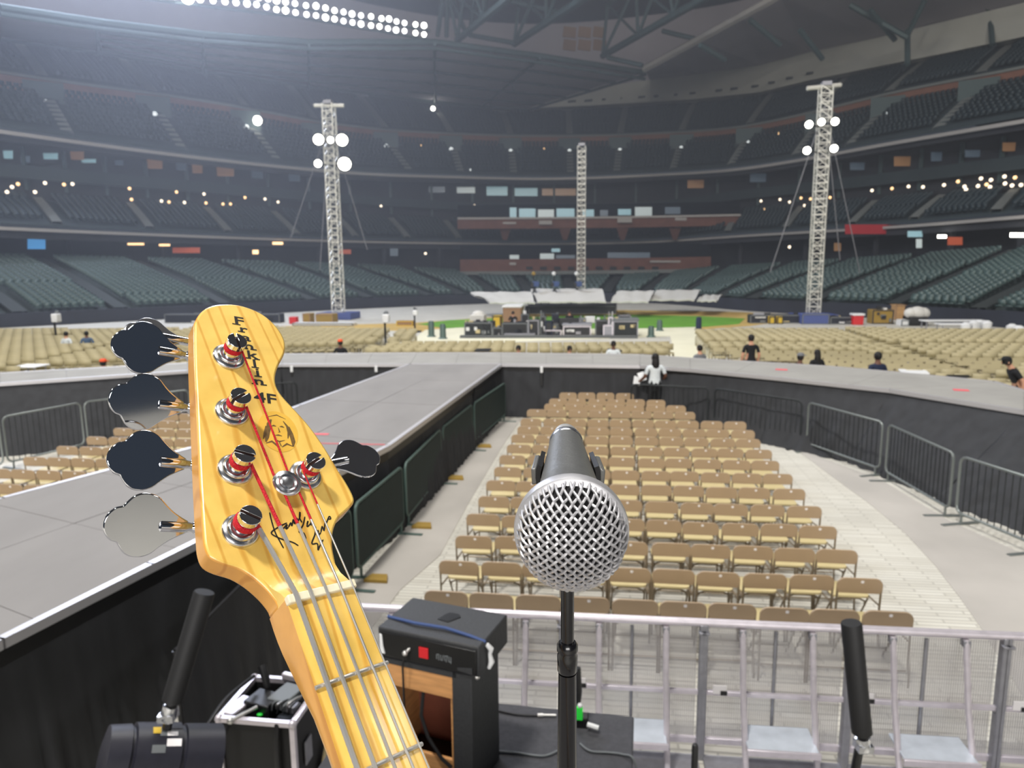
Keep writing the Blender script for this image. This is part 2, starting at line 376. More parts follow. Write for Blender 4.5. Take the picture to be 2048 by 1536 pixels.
def band(name, f, z0, z1, dy, m, label, thick=.25, parent=None, x0=-900, x1=2900, n=160):
    b = MB(); xs = np.linspace(x0, x1, n); P = []
    for x in xs:
        p = f(x); d = Vector((p.x, p.y, 0)).normalized(); P.append((p, d))
    V = []
    for p, d in P:
        for o_, z in ((dy, z0), (dy, z1), (dy+thick, z1), (dy+thick, z0)): V.append(p+d*o_+Vector((0, 0, z)))
    F = [(4*i+j, 4*i+(j+1) % 4, 4*i+4+(j+1) % 4, 4*i+4+j) for i in range(n-1) for j in range(4)]+[(0, 1, 2, 3), tuple(4*(n-1)+j for j in (3, 2, 1, 0))]
    b.add(V, F); o = b.build(name, m, parent, smooth=0)
    return struct(o, label) if parent is None else o
band('wall_field', c_front, -.6, .35, -.6, 'wall_navy', 'dark padded field wall below the lower bowl', .3)
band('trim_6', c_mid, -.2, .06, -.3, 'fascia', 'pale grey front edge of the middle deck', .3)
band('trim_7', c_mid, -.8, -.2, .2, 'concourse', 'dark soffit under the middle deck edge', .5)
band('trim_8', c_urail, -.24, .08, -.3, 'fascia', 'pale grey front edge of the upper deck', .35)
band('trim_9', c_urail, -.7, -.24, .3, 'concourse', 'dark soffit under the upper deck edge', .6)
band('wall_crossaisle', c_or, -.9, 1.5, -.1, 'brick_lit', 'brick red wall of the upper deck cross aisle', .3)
band('trim_10', c_or, 1.5, 1.75, -.3, 'aisle_light', 'pale coping along the cross aisle wall', .4)
# concourse behind the lower bowl and the suite level behind the middle deck
def wall2(name, fa, fb, m, label):
    V = []; n = len(GX)
    for x in GX: V.append(tuple(fa(x)))
    for x in GX: V.append(tuple(fb(x)))
    return struct(link(name, npmesh(name, V, [(i, i+1, n+i+1, n+i) for i in range(n-1)], m)), label)
def shifted(f, d, dz):
    def g(x):
        p = f(x); return p+Vector((p.x, p.y, 0)).normalized()*d+Vector((0, 0, dz))
    return g
def under(fxy, d, fz, dz):
    def g(x):
        p = shifted(fxy, d, 0)(x); return Vector((p.x, p.y, fz(x).z+dz))
    return g
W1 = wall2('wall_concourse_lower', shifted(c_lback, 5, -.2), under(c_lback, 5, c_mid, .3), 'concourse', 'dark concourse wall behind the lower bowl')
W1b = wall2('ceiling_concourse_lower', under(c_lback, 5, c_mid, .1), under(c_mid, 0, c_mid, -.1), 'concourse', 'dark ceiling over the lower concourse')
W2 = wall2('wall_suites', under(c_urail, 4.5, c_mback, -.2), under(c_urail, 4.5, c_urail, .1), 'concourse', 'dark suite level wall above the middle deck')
W3 = wall2('wall_top', c_uback, shifted(c_uback, 0, 14), 'roof_grey', 'grey wall at the back of the topmost deck')
# aisles
def aisle(parent, fa, fb, xa, xb, width, m, dza=0., name='aisle'):
    b = MB(); A = fa(xa)+Vector((0, 0, dza)); B = fb(xb); n = 10; L_ = []; R_ = []
    side = Vector((B.y-A.y, -(B.x-A.x), 0)).normalized()*width/2
    for i in range(n+1):
        t = i/n; x = xa+(xb-xa)*t; p = (fa(x)+Vector((0, 0, dza))).lerp(fb(x), t)+Vector((0, 0, .42)); L_.append(p-side); R_.append(p+side)
    dn = Vector((0, 0, -.3))
    V = L_+R_+[p+dn for p in L_]+[p+dn for p in R_]; k = n+1
    F = [(i, i+k, i+k+1, i+1) for i in range(n)]+[(i, i+1, i+2*k+1, i+2*k) for i in range(n)]+[(i+k, i+3*k, i+3*k+1, i+k+1) for i in range(n)]
    b.add(V, F); return b.build(name, m, parent, smooth=0)
AL = [(-420, -560), (-200, -340), (30, -120), (235, 78), (445, 273), (622, 424), (735, 571), (858, 700), (922, 813), (988, 925), (1058, 1028), (1142, 1132), (1214, 1243), (1290, 1345), (1372, 1450), (1440, 1575), (1505, 1690), (1628, 1840), (1790, 2031), (1962, 2230), (2160, 2460), (2400, 2720)]
AM = [(-430, -500), (-90, -140), (116, 75), (301, 260), (458, 413), (595, 547), (712, 672), (816, 782), (919, 891), (1010, 1000), (1130, 1130), (1240, 1245), (1350, 1362), (1454, 1474), (1570, 1602), (1703, 1751), (1826, 1885), (1990, 2031), (2200, 2260)]
AU1 = [(-60, -110), (137, 89), (366, 308), (557, 492), (690, 630), (820, 772), (922, 902), (1028, 1021), (1141, 1139), (1233, 1240), (1346, 1363), (1461, 1498), (1590, 1640), (1697, 1775), (1874, 1956), (2090, 2180)]
AU2 = [(-110, -190), (89, 31), (308, 236), (492, 424), (630, 574), (772, 717), (902, 864), (1021, 1001), (1139, 1136), (1240, 1254), (1363, 1394), (1498, 1553), (1640, 1705), (1775, 1874), (1956, 2045), (2180, 2290)]
for a, b in AL: aisle(TL, c_front, c_lback, a, b, .95, 'aisle_dark')
for a, b in AM: aisle(TM, c_mid, c_mback, a, b, .75, 'aisle_light', .3)
for a, b in AU1: aisle(TU1, c_urail, c_or, a, b, .95, 'aisle_light', .3)
for a, b in AU2: aisle(TU2, c_or, c_uback, a, b, .95, 'aisle_light', 1.6)
# seats: one small seat mesh, set in rows between the aisles
def bx(c, d):
    x, y, z = d[0]/2, d[1]/2, d[2]/2
    v = [(c[0]+sx*x, c[1]+sy*y, c[2]+sz*z) for sz in (-1, 1) for sy in (-1, 1) for sx in (-1, 1)]
    return v, [(0, 2, 3, 1), (4, 5, 7, 6), (0, 1, 5, 4), (2, 6, 7, 3), (0, 4, 6, 2), (1, 3, 7, 5)]
def joinb(*bs):
    V = []; F = []
    for v, f in bs:
        o = len(V); V += v; F += [tuple(i+o for i in q) for q in f]
    return V, F
SEAT_V, SEAT_F = joinb(bx((0, .10, .62), (.44, .05, .42)), bx((0, -.06, .46), (.42, .26, .07)))
BACK_V, BACK_F = joinb(bx((0, .10, .62), (.44, .06, .40)), bx((0, -.02, .40), (.42, .12, .1)))
def seats(fa, fb, aisles, rows, dza, pitch, gap):
    P = []; Rr = []; idx = []
    for s_ in range(len(aisles)-1):
        (a0, b0), (a1, b1) = aisles[s_], aisles[s_+1]
        for k in range(rows):
            t = (k+.45)/rows; x0 = a0+(b0-a0)*t; x1 = a1+(b1-a1)*t; zt = (k+1)/rows
            q = []
            for u in np.linspace(0, 1, 7):
                x = x0+(x1-x0)*u; A = fa(x)+Vector((0, 0, dza)); B = fb(x); p = A.lerp(B, t); p.z = A.z+(B.z-A.z)*zt; q.append(p)
            seg = [0]
            for i in range(6): seg.append(seg[-1]+(q[i+1]-q[i]).length)
            L_ = seg[-1]-2*gap; n = int(L_/pitch)
            for j in range(n):
                d = gap+(L_-n*pitch)/2+(j+.5)*pitch; i = min(5, int(np.searchsorted(seg, d)-1)); u = (d-seg[i])/(seg[i+1]-seg[i])
                p = q[i].lerp(q[i+1], u); tg = q[min(i+1, 6)]-q[i]
                P.append(tuple(p)); Rr.append(math.atan2(tg.y, tg.x)); idx.append((s_, k, j))
    return np.array(P), np.array(Rr), idx
P, A_, IDX = seats(c_front, c_lback, AL, 26, 0, .56, .8)
pr = np.array([proj(p) for p in P]); dist = np.linalg.norm(P, axis=1)
vis = (pr[:, 0] > 0) & (pr[:, 0] < 2048) & (pr[:, 1] > 300) & (pr[:, 0] > 1500)
near = [i for i in np.argsort(np.where(vis, dist, 1e9))[:300]]
keep = np.ones(len(P), bool); keep[near] = False
v, f = scatter(SEAT_V, SEAT_F, P[keep], A_[keep])
tag(link('stadium_seats', npmesh('stadium_seats', v, f, 'seat_lower')), 'dense rows of dark green fold-up seats filling the lower bowl', 'seating', kind='stuff')
seat_me = npmesh('stadium_seat', SEAT_V, SEAT_F, 'seat_lower')
ONES = ['', 'one', 'two', 'three', 'four', 'five', 'six', 'seven', 'eight', 'nine', 'ten', 'eleven', 'twelve', 'thirteen', 'fourteen', 'fifteen', 'sixteen', 'seventeen', 'eighteen', 'nineteen']
def word(n):
    if n < 20: return ONES[n]
    return ['', '', 'twenty', 'thirty', 'forty', 'fifty'][n//10]+(('-'+ONES[n % 10]) if n % 10 else '')
secs = sorted({IDX[i][0] for i in near}, reverse=True); SN = {s_: k for k, s_ in enumerate(secs)}
for i in near:
    s_, k, j = IDX[i]; o = link('stadium_seat', seat_me, loc=P[i], rz=A_[i])
    tag(o, f'green stadium seat, row {word(k+1)} seat {word(j+1)}, lower bowl section {ORD[SN[s_]]} from right', 'seat', 'green seats of the lower right bowl')
for nm, fa, fb, al, rows, dza, lab in (('stadium_seats_middle', c_mid, c_mback, AM, 12, .3, 'rows of dark green seats on the middle deck'), ('stadium_seats_upper', c_urail, c_or, AU1, 9, .3, 'rows of dark green seats on the upper deck front'),
                                       ('stadium_seats_top', c_or, c_uback, AU2, 18, 1.6, 'rows of dark green seats on the topmost deck')):
    P, A_, _ = seats(fa, fb, al, rows, dza, .6, .9); v, f = scatter(BACK_V, BACK_F, P, A_)
    tag(link(nm, npmesh(nm, v, f, 'seat_green')), lab, 'seating', kind='stuff')
# suites, windows, lamps
def wall_patch(parent, x0, y0, x1, y1, fy, m, name='window', d=.35, th=.3):
    xm = (x0+x1)/2; Y = fy(xm)-d; a = aty(x0, y1, Y); b_ = aty(x1, y1, Y); t0 = aty(x0, y0, Y); t1 = aty(x1, y0, Y); fw = Vector((a.x, a.y, 0)).normalized()*th
    b = MB(); b.hexa([a, b_, b_+fw, a+fw], [t0, t1, t1+fw, t0+fw]); return b.build(name, m, parent, smooth=0)
ysu = lambda x: under(c_urail, 4.5, c_urail, 0)(x).y
for x0, y0, x1, y1, m in [(0, 301, 26, 317, 'win_cool'), (32, 312, 60, 325, 'win_dim'), (68, 306, 116, 318, 'win_cool'), (125, 303, 168, 319, 'win_warm'), (143, 318, 192, 325, 'win_cool'), (222, 320, 247, 330, 'win_dim'), (275, 315, 325, 337, 'win_warm'), (343, 326, 372, 340, 'win_dim'),
                          (375, 326, 405, 346, 'win_warm'), (410, 330, 468, 352, 'win_warm'), (490, 336, 526, 356, 'win_dim'), (566, 348, 600, 362, 'win_dim'), (840, 373, 890, 385, 'win_dim'), (895, 374, 950, 386, 'win_white'), (953, 373, 1015, 391, 'win_cool'), (1018, 376, 1075, 392, 'win_cool'), (1084, 377, 1152, 391, 'win_warm'),
                          (1375, 360, 1432, 376, 'win_warm'), (1500, 347, 1556, 364, 'win_dim'), (1700, 325, 1752, 340, 'win_dim'), (1788, 313, 1848, 332, 'win_warm'), (1862, 304, 1900, 322, 'win_dim'), (1930, 300, 1985, 314, 'win_dim'), (2005, 285, 2048, 302, 'win_warm')]:
    wall_patch(W2, x0, y0, x1, y1, ysu, m)
# suite mullions and ledge
for x in range(-40, 2100, 82):
    p = under(c_urail, 4.2, c_mback, 1)(x); q = under(c_urail, 4.2, c_urail, -.5)(x); b = MB(); b.tube([p, q], .22, 4); b.build('column', 'col_green', W2, smooth=0)
band('suite_ledge', under(c_urail, 3.2, c_mback, 0), 1.9, 3.1, 0, 'tier_upper', '', .4, W2)
ylb = lambda x: shifted(c_lback, 5, 0)(x).y
for x0, y0, x1, y1, m in [(55, 478, 91, 498, 'screen_blue'), (255, 486, 288, 490, 'lamp_warm'), (318, 488, 340, 492, 'lamp_warm'), (545, 484, 566, 489, 'lamp_warm'), (676, 499, 702, 508, 'sign_orange'), (345, 495, 400, 506, 'sign_orange'), (505, 500, 517, 508, 'lamp_warm'), (780, 497, 796, 512, 'win_dim'),
                          (1875, 470, 1893, 476, 'lamp_white'), (1895, 474, 1925, 490, 'sign_orange'), (2020, 466, 2048, 474, 'lamp_white'), (1668, 486, 1682, 502, 'win_warm'), (1832, 478, 1844, 496, 'win_white'), (1815, 462, 1845, 474, 'win_cool')]:
    wall_patch(W1, x0, y0, x1, y1, ylb, m, 'lit_sign', d=4.0)
for x in (-60, 140, 330, 480, 640, 770, 880, 1480, 1610, 1750, 1900, 2040):
    p = shifted(c_lback, 2.5, -.5)(x); q = Vector((p.x, p.y, c_mid(x).z)); b = MB(); b.tube([p, q], .3, 6); b.build('column', 'concourse', W1, smooth=0)
# press level in the middle: two brick faced bands with windows
def band_px(name, x0, x1, ytop, ybot, Y, m, parent, th=.6, n=14):
    b = MB(); V = []
    for i in range(n):
        x = x0+(x1-x0)*i/(n-1); Yc = Y-abs(x-1190)**2*2.2e-5; yt = ytop+(x-1190)*-.012+abs(x-1190)**2*-2e-5; yb_ = yt+(ybot-ytop)
        a = aty(x, yb_, Yc); t = aty(x, yt, Yc); V += [a, t, t+Vector((0, th, 0)), a+Vector((0, th, 0))]
    F = [(4*i+j, 4*i+(j+1) % 4, 4*i+4+(j+1) % 4, 4*i+4+j) for i in range(n-1) for j in range(4)]+[(0, 1, 2, 3), tuple(4*(n-1)+j for j in (3, 2, 1, 0))]
    b.add(V, F); return b.build(name, m, parent, smooth=0)
PB = thing('press_box', 'brown brick press box with window rows behind home plate', None, atz(1190, 560, 2)+Vector((0, 30, 0)), kind='structure'); PB.location = (0, 0, 0)
band_px('brick_band', 915, 1482, 437, 456, 96, 'brick', PB); band_px('brick_band', 920, 1422, 517, 541, 94, 'brick', PB)
band_px('parapet', 915, 1482, 433, 437, 95.8, 'fascia', PB); band_px('dark_recess', 915, 1480, 408, 437, 97.5, 'suite_glass', PB); band_px('dark_recess', 920, 1422, 489, 517, 96, 'suite_glass', PB)
band_px('base_wall', 920, 1422, 541, 548, 93.5, 'aisle_light', PB)
for x0, x1, y0, y1, m in [(938, 957, 419, 434, 'win_dim'), (960, 986, 416, 434, 'win_cool'), (990, 1033, 415, 438, 'win_cool'), (1038, 1071, 417, 437, 'win_cool'), (1076, 1108, 419, 438, 'win_white'), (1113, 1149, 417, 436, 'win_cool'), (1165, 1188, 419, 434, 'win_cool'), (1200, 1216, 420, 432, 'win_dim'), (1236, 1262, 418, 430, 'win_cool'), (1270, 1304, 414, 432, 'win_white'), (1330, 1362, 414, 428, 'win_dim'),
                        (960, 1000, 506, 518, 'win_white'), (1006, 1038, 510, 518, 'win_white'), (1080, 1108, 507, 518, 'win_white'), (1103, 1120, 497, 504, 'win_cool'), (1112, 1150, 510, 517, 'win_dim'), (1215, 1300, 505, 516, 'win_dim')]:
    wall_patch(PB, x0, y0, x1, y1, lambda x: 97.2 if y0 < 470 else 95.7, m)
for x0, x1, y0, y1 in [(988, 1032, 444, 448), (1235, 1264, 436, 445), (1078, 1104, 441, 449), (1350, 1394, 435, 441), (968, 1032, 525, 530), (1300, 1366, 521, 525)]:
    wall_patch(PB, x0, y0, x1, y1, lambda x: 95.6 if y0 < 470 else 93.7, 'fascia', 'name_board')
for x in (1010, 1130, 1245, 1350): 
    b = MB(); b.hexa([aty(x-4, 480, 97), aty(x+4, 480, 97), aty(x+4, 480, 97.6), aty(x-4, 480, 97.6)], [aty(x-12, 456, 96), aty(x+12, 456, 96), aty(x+12, 456, 97), aty(x-12, 456, 97)]); b.build('bracket', 'brick', PB, smooth=0)
for x in range(940, 1420, 28): wall_patch(PB, x, 533, x+13, 539, lambda x: 93.9, 'vent_dark', 'vent')
# lamps under the decks
def bulb(parent, x, y, Y, r, m, name='downlight'):
    b = MB(); b.ball(aty(x, y, Y), r, 6); return b.build(name, m, parent)
DL = [(14, 384), (24, 374), (36, 368), (70, 384), (90, 366), (128, 369), (145, 368), (259, 377), (263, 399), (323, 402), (338, 404), (353, 384), (369, 405), (408, 388), (412, 406), (446, 408), (461, 408), (490, 395), (530, 398), (556, 404),
      (762, 412), (949, 411), (1522, 402), (1528, 419), (1560, 399), (1579, 404), (1602, 396), (1609, 411), (1621, 398), (1660, 395), (1744, 381), (1784, 377), (1817, 373), (1846, 374), (1888, 370), (1916, 363), (1929, 373), (1932, 379), (1956, 372), (1962, 357), (1973, 369), (1982, 360), (1980, 374), (2009, 353), (2010, 367), (2024, 371), (2030, 355), (2042, 370), (851, 507), (1579, 494)]
for x, y in DL: bulb(W2, x, y, (c_mback(x).y-1.2 if y < 450 else c_lback(x).y-1), .16, 'lamp_bulb' if (x*7+y) % 5 else 'lamp_warm')
for x, y in [(205, 213), (843, 292), (1082, 303), (1087, 298), (1297, 294), (1303, 299), (1557, 268)]: bulb(TU1, x, y, c_or(x).y-1.5, .2, 'lamp_warm')
# green steel frames under the top deck, one at each stair, with a lamp
for (xa, xb) in AU1:
    p = c_or(xb); d = Vector((p.x, p.y, 0)).normalized(); b = MB(); b.box(p-d*.9+Vector((0, 0, -.6)), (3.4, 1.2, 3.4), math.atan2(d.y, d.x)-math.pi/2); b.build('stair_block', 'col_green', TU1, smooth=0)
    b = MB(); b.ball(p-d*1.75+Vector((0, 0, -.9)), .34, 6); b.build('stair_lamp', 'lamp_soft', TU1)
for i in range(len(AU1)-1):
    x0, x1 = AU1[i][1], AU1[i+1][1]
    if i % 2 == 0:
        a = shifted(c_or, -2.2, -2.8)(x0); c = shifted(c_or, -2.2, -2.8)(x1); b = MB(); b.tube([a, c], .75, 4); b.build('platform_beam', 'col_green', TU1, smooth=0)
for x0, y0, x1, y1 in [(1028, 338, 1048, 346), (922, 337, 942, 342)]: wall_patch(TU1, x0, y0, x1, y1, lambda x: c_urail(x).y+1.5, 'lamp_soft', 'lit_sign')
# lit plaques on the deck wall
rs = wall_patch(None, 1690, 449, 1828, 468, lambda x: c_mid(x).y-.3, 'red_sign', 'banner'); rs.data.transform(Matrix.Identity(4))
tag(rs, 'long red banner hung on the middle deck edge at right', 'banner')

# ================================================================ roof
RZ = 46
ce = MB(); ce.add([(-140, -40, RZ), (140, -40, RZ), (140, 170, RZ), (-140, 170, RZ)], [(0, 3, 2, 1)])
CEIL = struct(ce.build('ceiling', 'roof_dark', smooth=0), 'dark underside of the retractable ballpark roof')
GZ = 27.0
def rp(x, y, z): return atz(x, y, z)
# pale curved girder on the right: bottom edge followed in the photograph
gb = [(985, 218), (1040, 217), (1110, 214), (1180, 211), (1300, 204), (1400, 197), (1520, 184), (1620, 160), (1760, 132), (1900, 104), (2048, 73), (2250, 25), (2500, -45)]
gt = [(985, 205), (1040, 200), (1110, 184), (1180, 176), (1300, 160), (1400, 148), (1520, 130), (1620, 104), (1760, 74), (1900, 40), (2048, 5), (2250, -60), (2500, -140)]
g = MB(); V = []
for (x, y), (x2, y2) in zip(gb, gt):
    p = aty(x, y, c_uback(x).y-6); q = aty(x2, y2, p.y+.4); V += [p, q, q+Vector((0, 3, 0)), p+Vector((0, 3, 0))]
n = len(gb); F = [(4*i+j, 4*i+(j+1) % 4, 4*i+4+(j+1) % 4, 4*i+4+j) for i in range(n-1) for j in range(4)]+[(0, 1, 2, 3), tuple(4*(n-1)+j for j in (3, 2, 1, 0))]
g.add(V, F); GIRD = struct(g.build('roof_girder', 'roof_girder', smooth=0), 'pale curved box girder of the fixed roof at right')
for x in (1144, 1177, 1212, 1249, 1285, 1316, 1357, 1388, 1440, 1470, 1512, 1546, 1582, 1622):
    yb_ = float(np.interp(x, [q[0] for q in gb], [q[1] for q in gb]))-7-.008*(x-1100); Y = c_uback(x).y-6.25
    b = MB(); a = aty(x-8, yb_, Y); c = aty(x+8, yb_-1.5, Y); b.hexa([a, c, c+Vector((0, .3, 0)), a+Vector((0, .3, 0))], [aty(x-8, yb_-4, Y), aty(x+8, yb_-5.5, Y), aty(x+8, yb_-5.5, Y)+Vector((0, .3, 0)), aty(x-8, yb_-4, Y)+Vector((0, .3, 0))]); b.build('vent', 'vent_dark', GIRD, smooth=0)
# fixed roof panel between girder and ceiling edge (right), and the lower roof at left
def roof_sheet(name, pa, pb, m, label):
    b = MB(); n = len(pa); b.add(list(pa)+list(pb), [(i, n+i, n+i+1, i+1) for i in range(n-1)]); return struct(b.build(name, m, smooth=0), label)
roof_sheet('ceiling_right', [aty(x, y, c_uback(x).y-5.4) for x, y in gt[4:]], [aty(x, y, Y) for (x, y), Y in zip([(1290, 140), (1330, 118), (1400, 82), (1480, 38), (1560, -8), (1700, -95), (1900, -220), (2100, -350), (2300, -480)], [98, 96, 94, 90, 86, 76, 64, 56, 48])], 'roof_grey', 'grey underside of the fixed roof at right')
LB = [(-600, -150), (-200, -40), (0, 15), (200, 45), (410, 70), (620, 85), (870, 84), (1080, 112), (1290, 145)]
LE = [(-600, -45), (-200, 40), (0, 76), (200, 104), (410, 142), (620, 172), (870, 203), (960, 212), (1050, 218)]
LBp = [aty(x, y, 62+.03*max(x, -600)) for x, y in LB]; LEp = [aty(x, y, c_uback(min(x, 1000)).y-5) for x, y in LE]
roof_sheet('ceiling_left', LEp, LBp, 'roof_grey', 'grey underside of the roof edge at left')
def truss_member(parent, a, b, r, m='truss_green', name='truss_chord'):
    t = MB(); t.tube([a, b], r, 6); return t.build(name, m, parent)
RT = thing('roof_truss', 'green steel roof trusses with web members under the roof', None, kind='structure')
def chain(pts, r, m='truss_green', par=RT):
    for a, b in zip(pts[:-1], pts[1:]): truss_member(par, a, b, r, m)
chain([aty(x, y, p.y-.3) for (x, y), p in zip(LB[2:], LBp[2:])], .34); chain([aty(x, y+13, p.y-.6) for (x, y), p in zip(LB[2:], LBp[2:])], .2)
chain([aty(x, y, p.y-.5) for (x, y), p in zip(LE[2:], LEp[2:])], .36)
for i in range(24):   # purlins and hangers across the left roof
    t = .08+.84*(i % 6)/5; k = i//6
    x = 430+k*190
for k in range(1, 5):
    pts = [LEp[i].lerp(LBp[i], k/5)+Vector((0, -.4, -.3)) for i in range(3, 9)]; chain(pts, .16)
for i in range(3, 9):
    chain([LEp[i]+Vector((0, -.6, -.4)), LBp[i]+Vector((0, -.6, -.4))], .18)
    if i < 8:
        for k in (1, 3):
            a = LEp[i].lerp(LBp[i], k/5); truss_member(RT, a+Vector((0, -.4, -.3)), a+Vector((.3, -.5, -1.5)), .1, name='truss_web')
for x, y0, y1 in [(410, 138, 162), (866, 200, 245), (655, 168, 208), (710, 190, 196)]:
    Y = c_uback(x).y-6; truss_member(RT, aty(x, y0, Y), aty(x, y1, Y), .3, name='hanger')
bulb(RT, 866, 217, c_uback(866).y-6.5, .35, 'lamp_white', 'lamp'); bulb(RT, 515, 241, c_or(515).y-3, .55, 'lamp_white', 'lamp')
# big roof trusses running up out of the picture
def big(p0, p1, p2, p3, Y0, Y1, n):   # bottom chord p0-p1, top chord p2-p3 (pixels), depths
    A = [aty(p0[0]+(p1[0]-p0[0])*i/n, p0[1]+(p1[1]-p0[1])*i/n, Y0+(Y1-Y0)*i/n) for i in range(n+1)]
    B = [aty(p2[0]+(p3[0]-p2[0])*i/n, p2[1]+(p3[1]-p2[1])*i/n, Y0+(Y1-Y0)*i/n+2) for i in range(n+1)]
    for i in range(n):
        truss_member(RT, A[i], A[i+1], .42); truss_member(RT, B[i], B[i+1], .32); truss_member(RT, A[i], B[i+1], .2, name='truss_web'); truss_member(RT, B[i], A[i], .2, name='truss_web'); truss_member(RT, A[i+1], B[i], .16, name='truss_web')
big((915, 80), (1120, -90), (895, -20), (1050, -170), 92, 60, 4)
big((1028, 88), (1290, -85), (1040, -10), (1240, -190), 96, 62, 4)
big((1205, 112), (1560, -90), (1215, 10), (1500, -190), 99, 60, 5)
for a, b in [((938, 70), (1028, 86)), ((1023, 3), (1115, 24)), ((1215, 115), (1285, 131)), ((1325, 62), (1400, 80)), ((875, 72), (885, 0)), ((893, 74), (895, -4)), ((905, 0), (930, 62)), ((940, 70), (948, -4)), ((970, 30), (972, -4))]:
    truss_member(RT, aty(*a, 96), aty(*b, 93), .28, name='truss_web')
truss_member(RT, aty(1288, 138, 97), aty(1560, -10, 82), .45, 'fascia'); truss_member(RT, aty(1560, -10, 82), aty(1900, -200, 62), .45, 'fascia')
for a, b in [((1645, 118), (1600, 60)), ((1790, 80), (1740, 20)), ((1700, 10), (1815, 75)), ((1815, 60), (1815, 130)), ((1815, 70), (1850, 0)), ((1980, 20), (1985, 90)), ((1985, 25), (1950, -10)), ((1450, 120), (1400, 90)), ((1560, 90), (1500, 40))]:
    truss_member(RT, aty(*a, 84), aty(*b, 82), .3, 'truss_green', 'truss_web')
for i in range(2):
    for j in range(3):
        x, y = 1128+j*30, 52+i*26; b = MB(); q = [aty(x, y, 110), aty(x+25, y+3, 110), aty(x+23, y+24, 110), aty(x-3, y+21, 110)]; b.hexa([p+Vector((0, .2, 0)) for p in q], q); b.build('roof_panel', 'tan_case', CEIL, smooth=0)
# ================================================================ runway stage (catwalk) with cross stage
SZ = 1.33
def seg_drape(name, pl, parent, zt, zb, amp=.035, seed=0, wave=.16, flare=None):
    """hanging cloth along a plan polyline"""
    r = random.Random(seed); pts = []; L = 0
    for a, b in zip(pl[:-1], pl[1:]):
        a = Vector((a[0], a[1])); b = Vector((b[0], b[1])); n = max(2, int((b-a).length/.05)); d = (b-a).normalized(); nr = Vector((d.y, -d.x))
        for i in range(n if b is not pl[-1] else n+1): pts.append((a.lerp(b, i/n), nr, L+(b-a).length*i/n))
        L += (b-a).length
    b_ = Vector((pl[-1][0], pl[-1][1])); pts.append((b_, pts[-1][1], L))
    ph = [r.uniform(0, 6.28) for _ in range(6)]; rows = 7; V = []; n = len(pts)
    for k in range(rows):
        t = k/(rows-1)
        for p, nr, s in pts:
            sl = s+.35*t*math.sin(s*.9+ph[4])
            a = amp*(math.sin(sl/wave*6.28*.5+ph[0])*.6+.5*math.sin(sl*7.3+ph[1])*math.sin(sl*1.7+ph[3])+.35*math.sin(sl*19+ph[2]))
            q = p+nr*(-.03+t*(abs(a)*1.1+.10)+(flare(p)*t if flare else 0)); V.append((q.x, q.y, zt+(zb-zt)*t))
    F = [(k*n+i, k*n+i+1, (k+1)*n+i+1, (k+1)*n+i) for k in range(rows-1) for i in range(n-1)]
    b = MB(); b.add(V, F); return b.build(name, 'drape', parent, smooth=180)
def edge_trim(pl, parent, z, w=.07, m='deck_edge'):
    for a, b in zip(pl[:-1], pl[1:]):
        a = Vector((a[0], a[1], z)); b = Vector((b[0], b[1], z)); d = (b-a).normalized(); t = MB()
        t.box((a+b)/2+Vector((0, 0, -.03)), ((b-a).length+.02, w, .075), math.atan2(d.y, d.x)); t.build('edge_trim', m, parent, smooth=0)
def lerp2(P, t):
    P = [Vector(p) for p in P]; L = [0]
    for a, b in zip(P[:-1], P[1:]): L.append(L[-1]+(b-a).length)
    s = t*L[-1]
    for i in range(len(P)-1):
        if s <= L[i+1]+1e-9: return P[i].lerp(P[i+1], (s-L[i])/(L[i+1]-L[i]))
    return P[-1]
CW = thing('runway_stage', 'grey decked runway stage with black skirts running out from the main stage', 'stage')
rt = [atz(0, 1278, SZ), atz(300, 1128, SZ), atz(776, 891, SZ), atz(1002, 728, SZ)]
rt = [rt[0]+(rt[0]-rt[1])*1.9]+rt
lf = [atz(5, 996, SZ), atz(384, 895, SZ), atz(600, 810, SZ), atz(820, 728, SZ)]
lf = [lf[0]+(lf[0]-lf[1])*1.6]+lf
def deck_panels(A, B, n, cols, parent, m, z=SZ, th=.09):
    for i in range(n):
        a0, a1, b0, b1 = lerp2(A, i/n), lerp2(A, (i+1)/n), lerp2(B, i/n), lerp2(B, (i+1)/n)
        for c in range(cols):
            q = [a0.lerp(b0, c/cols), a0.lerp(b0, (c+1)/cols), a1.lerp(b1, (c+1)/cols), a1.lerp(b1, c/cols)]; ce = sum(q, Vector())/4
            q = [ce+(p-ce)*(1-.006/max(.3, (p-ce).length)) for p in q]; q = ccw([Vector((p.x, p.y, 0)) for p in q])
            dz = random.uniform(-.002, .002); t = MB(); t.hexa([p+Vector((0, 0, z-th)) for p in q], [p+Vector((0, 0, z+dz)) for p in q]); t.build('deck_panel', m, parent, smooth=0)
deck_panels(rt, lf, 12, 2, CW, 'deck')
b = MB(); q = ccw([Vector((p.x, p.y, 0)) for p in rt+lf[::-1]]); b.hexa([p+Vector((0, 0, SZ-.2)) for p in q], [p+Vector((0, 0, SZ-.012)) for p in q]); b.build('deck_frame', 'black_plastic', CW, smooth=0)
edge_trim(rt, CW, SZ); edge_trim(lf, CW, SZ)
seg_drape('skirt', rt, CW, SZ-.05, .0, .05, 3); seg_drape('skirt', [p for p in lf[::-1]], CW, SZ-.05, .0, .04, 4)
t = MB(); t.tube([lerp2(rt, .80)+Vector((.012, 0, -.6)), lerp2(rt, .815)+Vector((.012, 0, -.06))], .02, 5); t.build('skirt_seam', 'black_plastic', CW)
for x, y, w_ in [(640, 868, .09), (600, 884, .07)]:
    p = atz(x, y, SZ+.004); t = MB(); t.box(p, (w_*3, w_, .003), YAW); t.build('tape_mark', 'tape_red', CW, smooth=0)
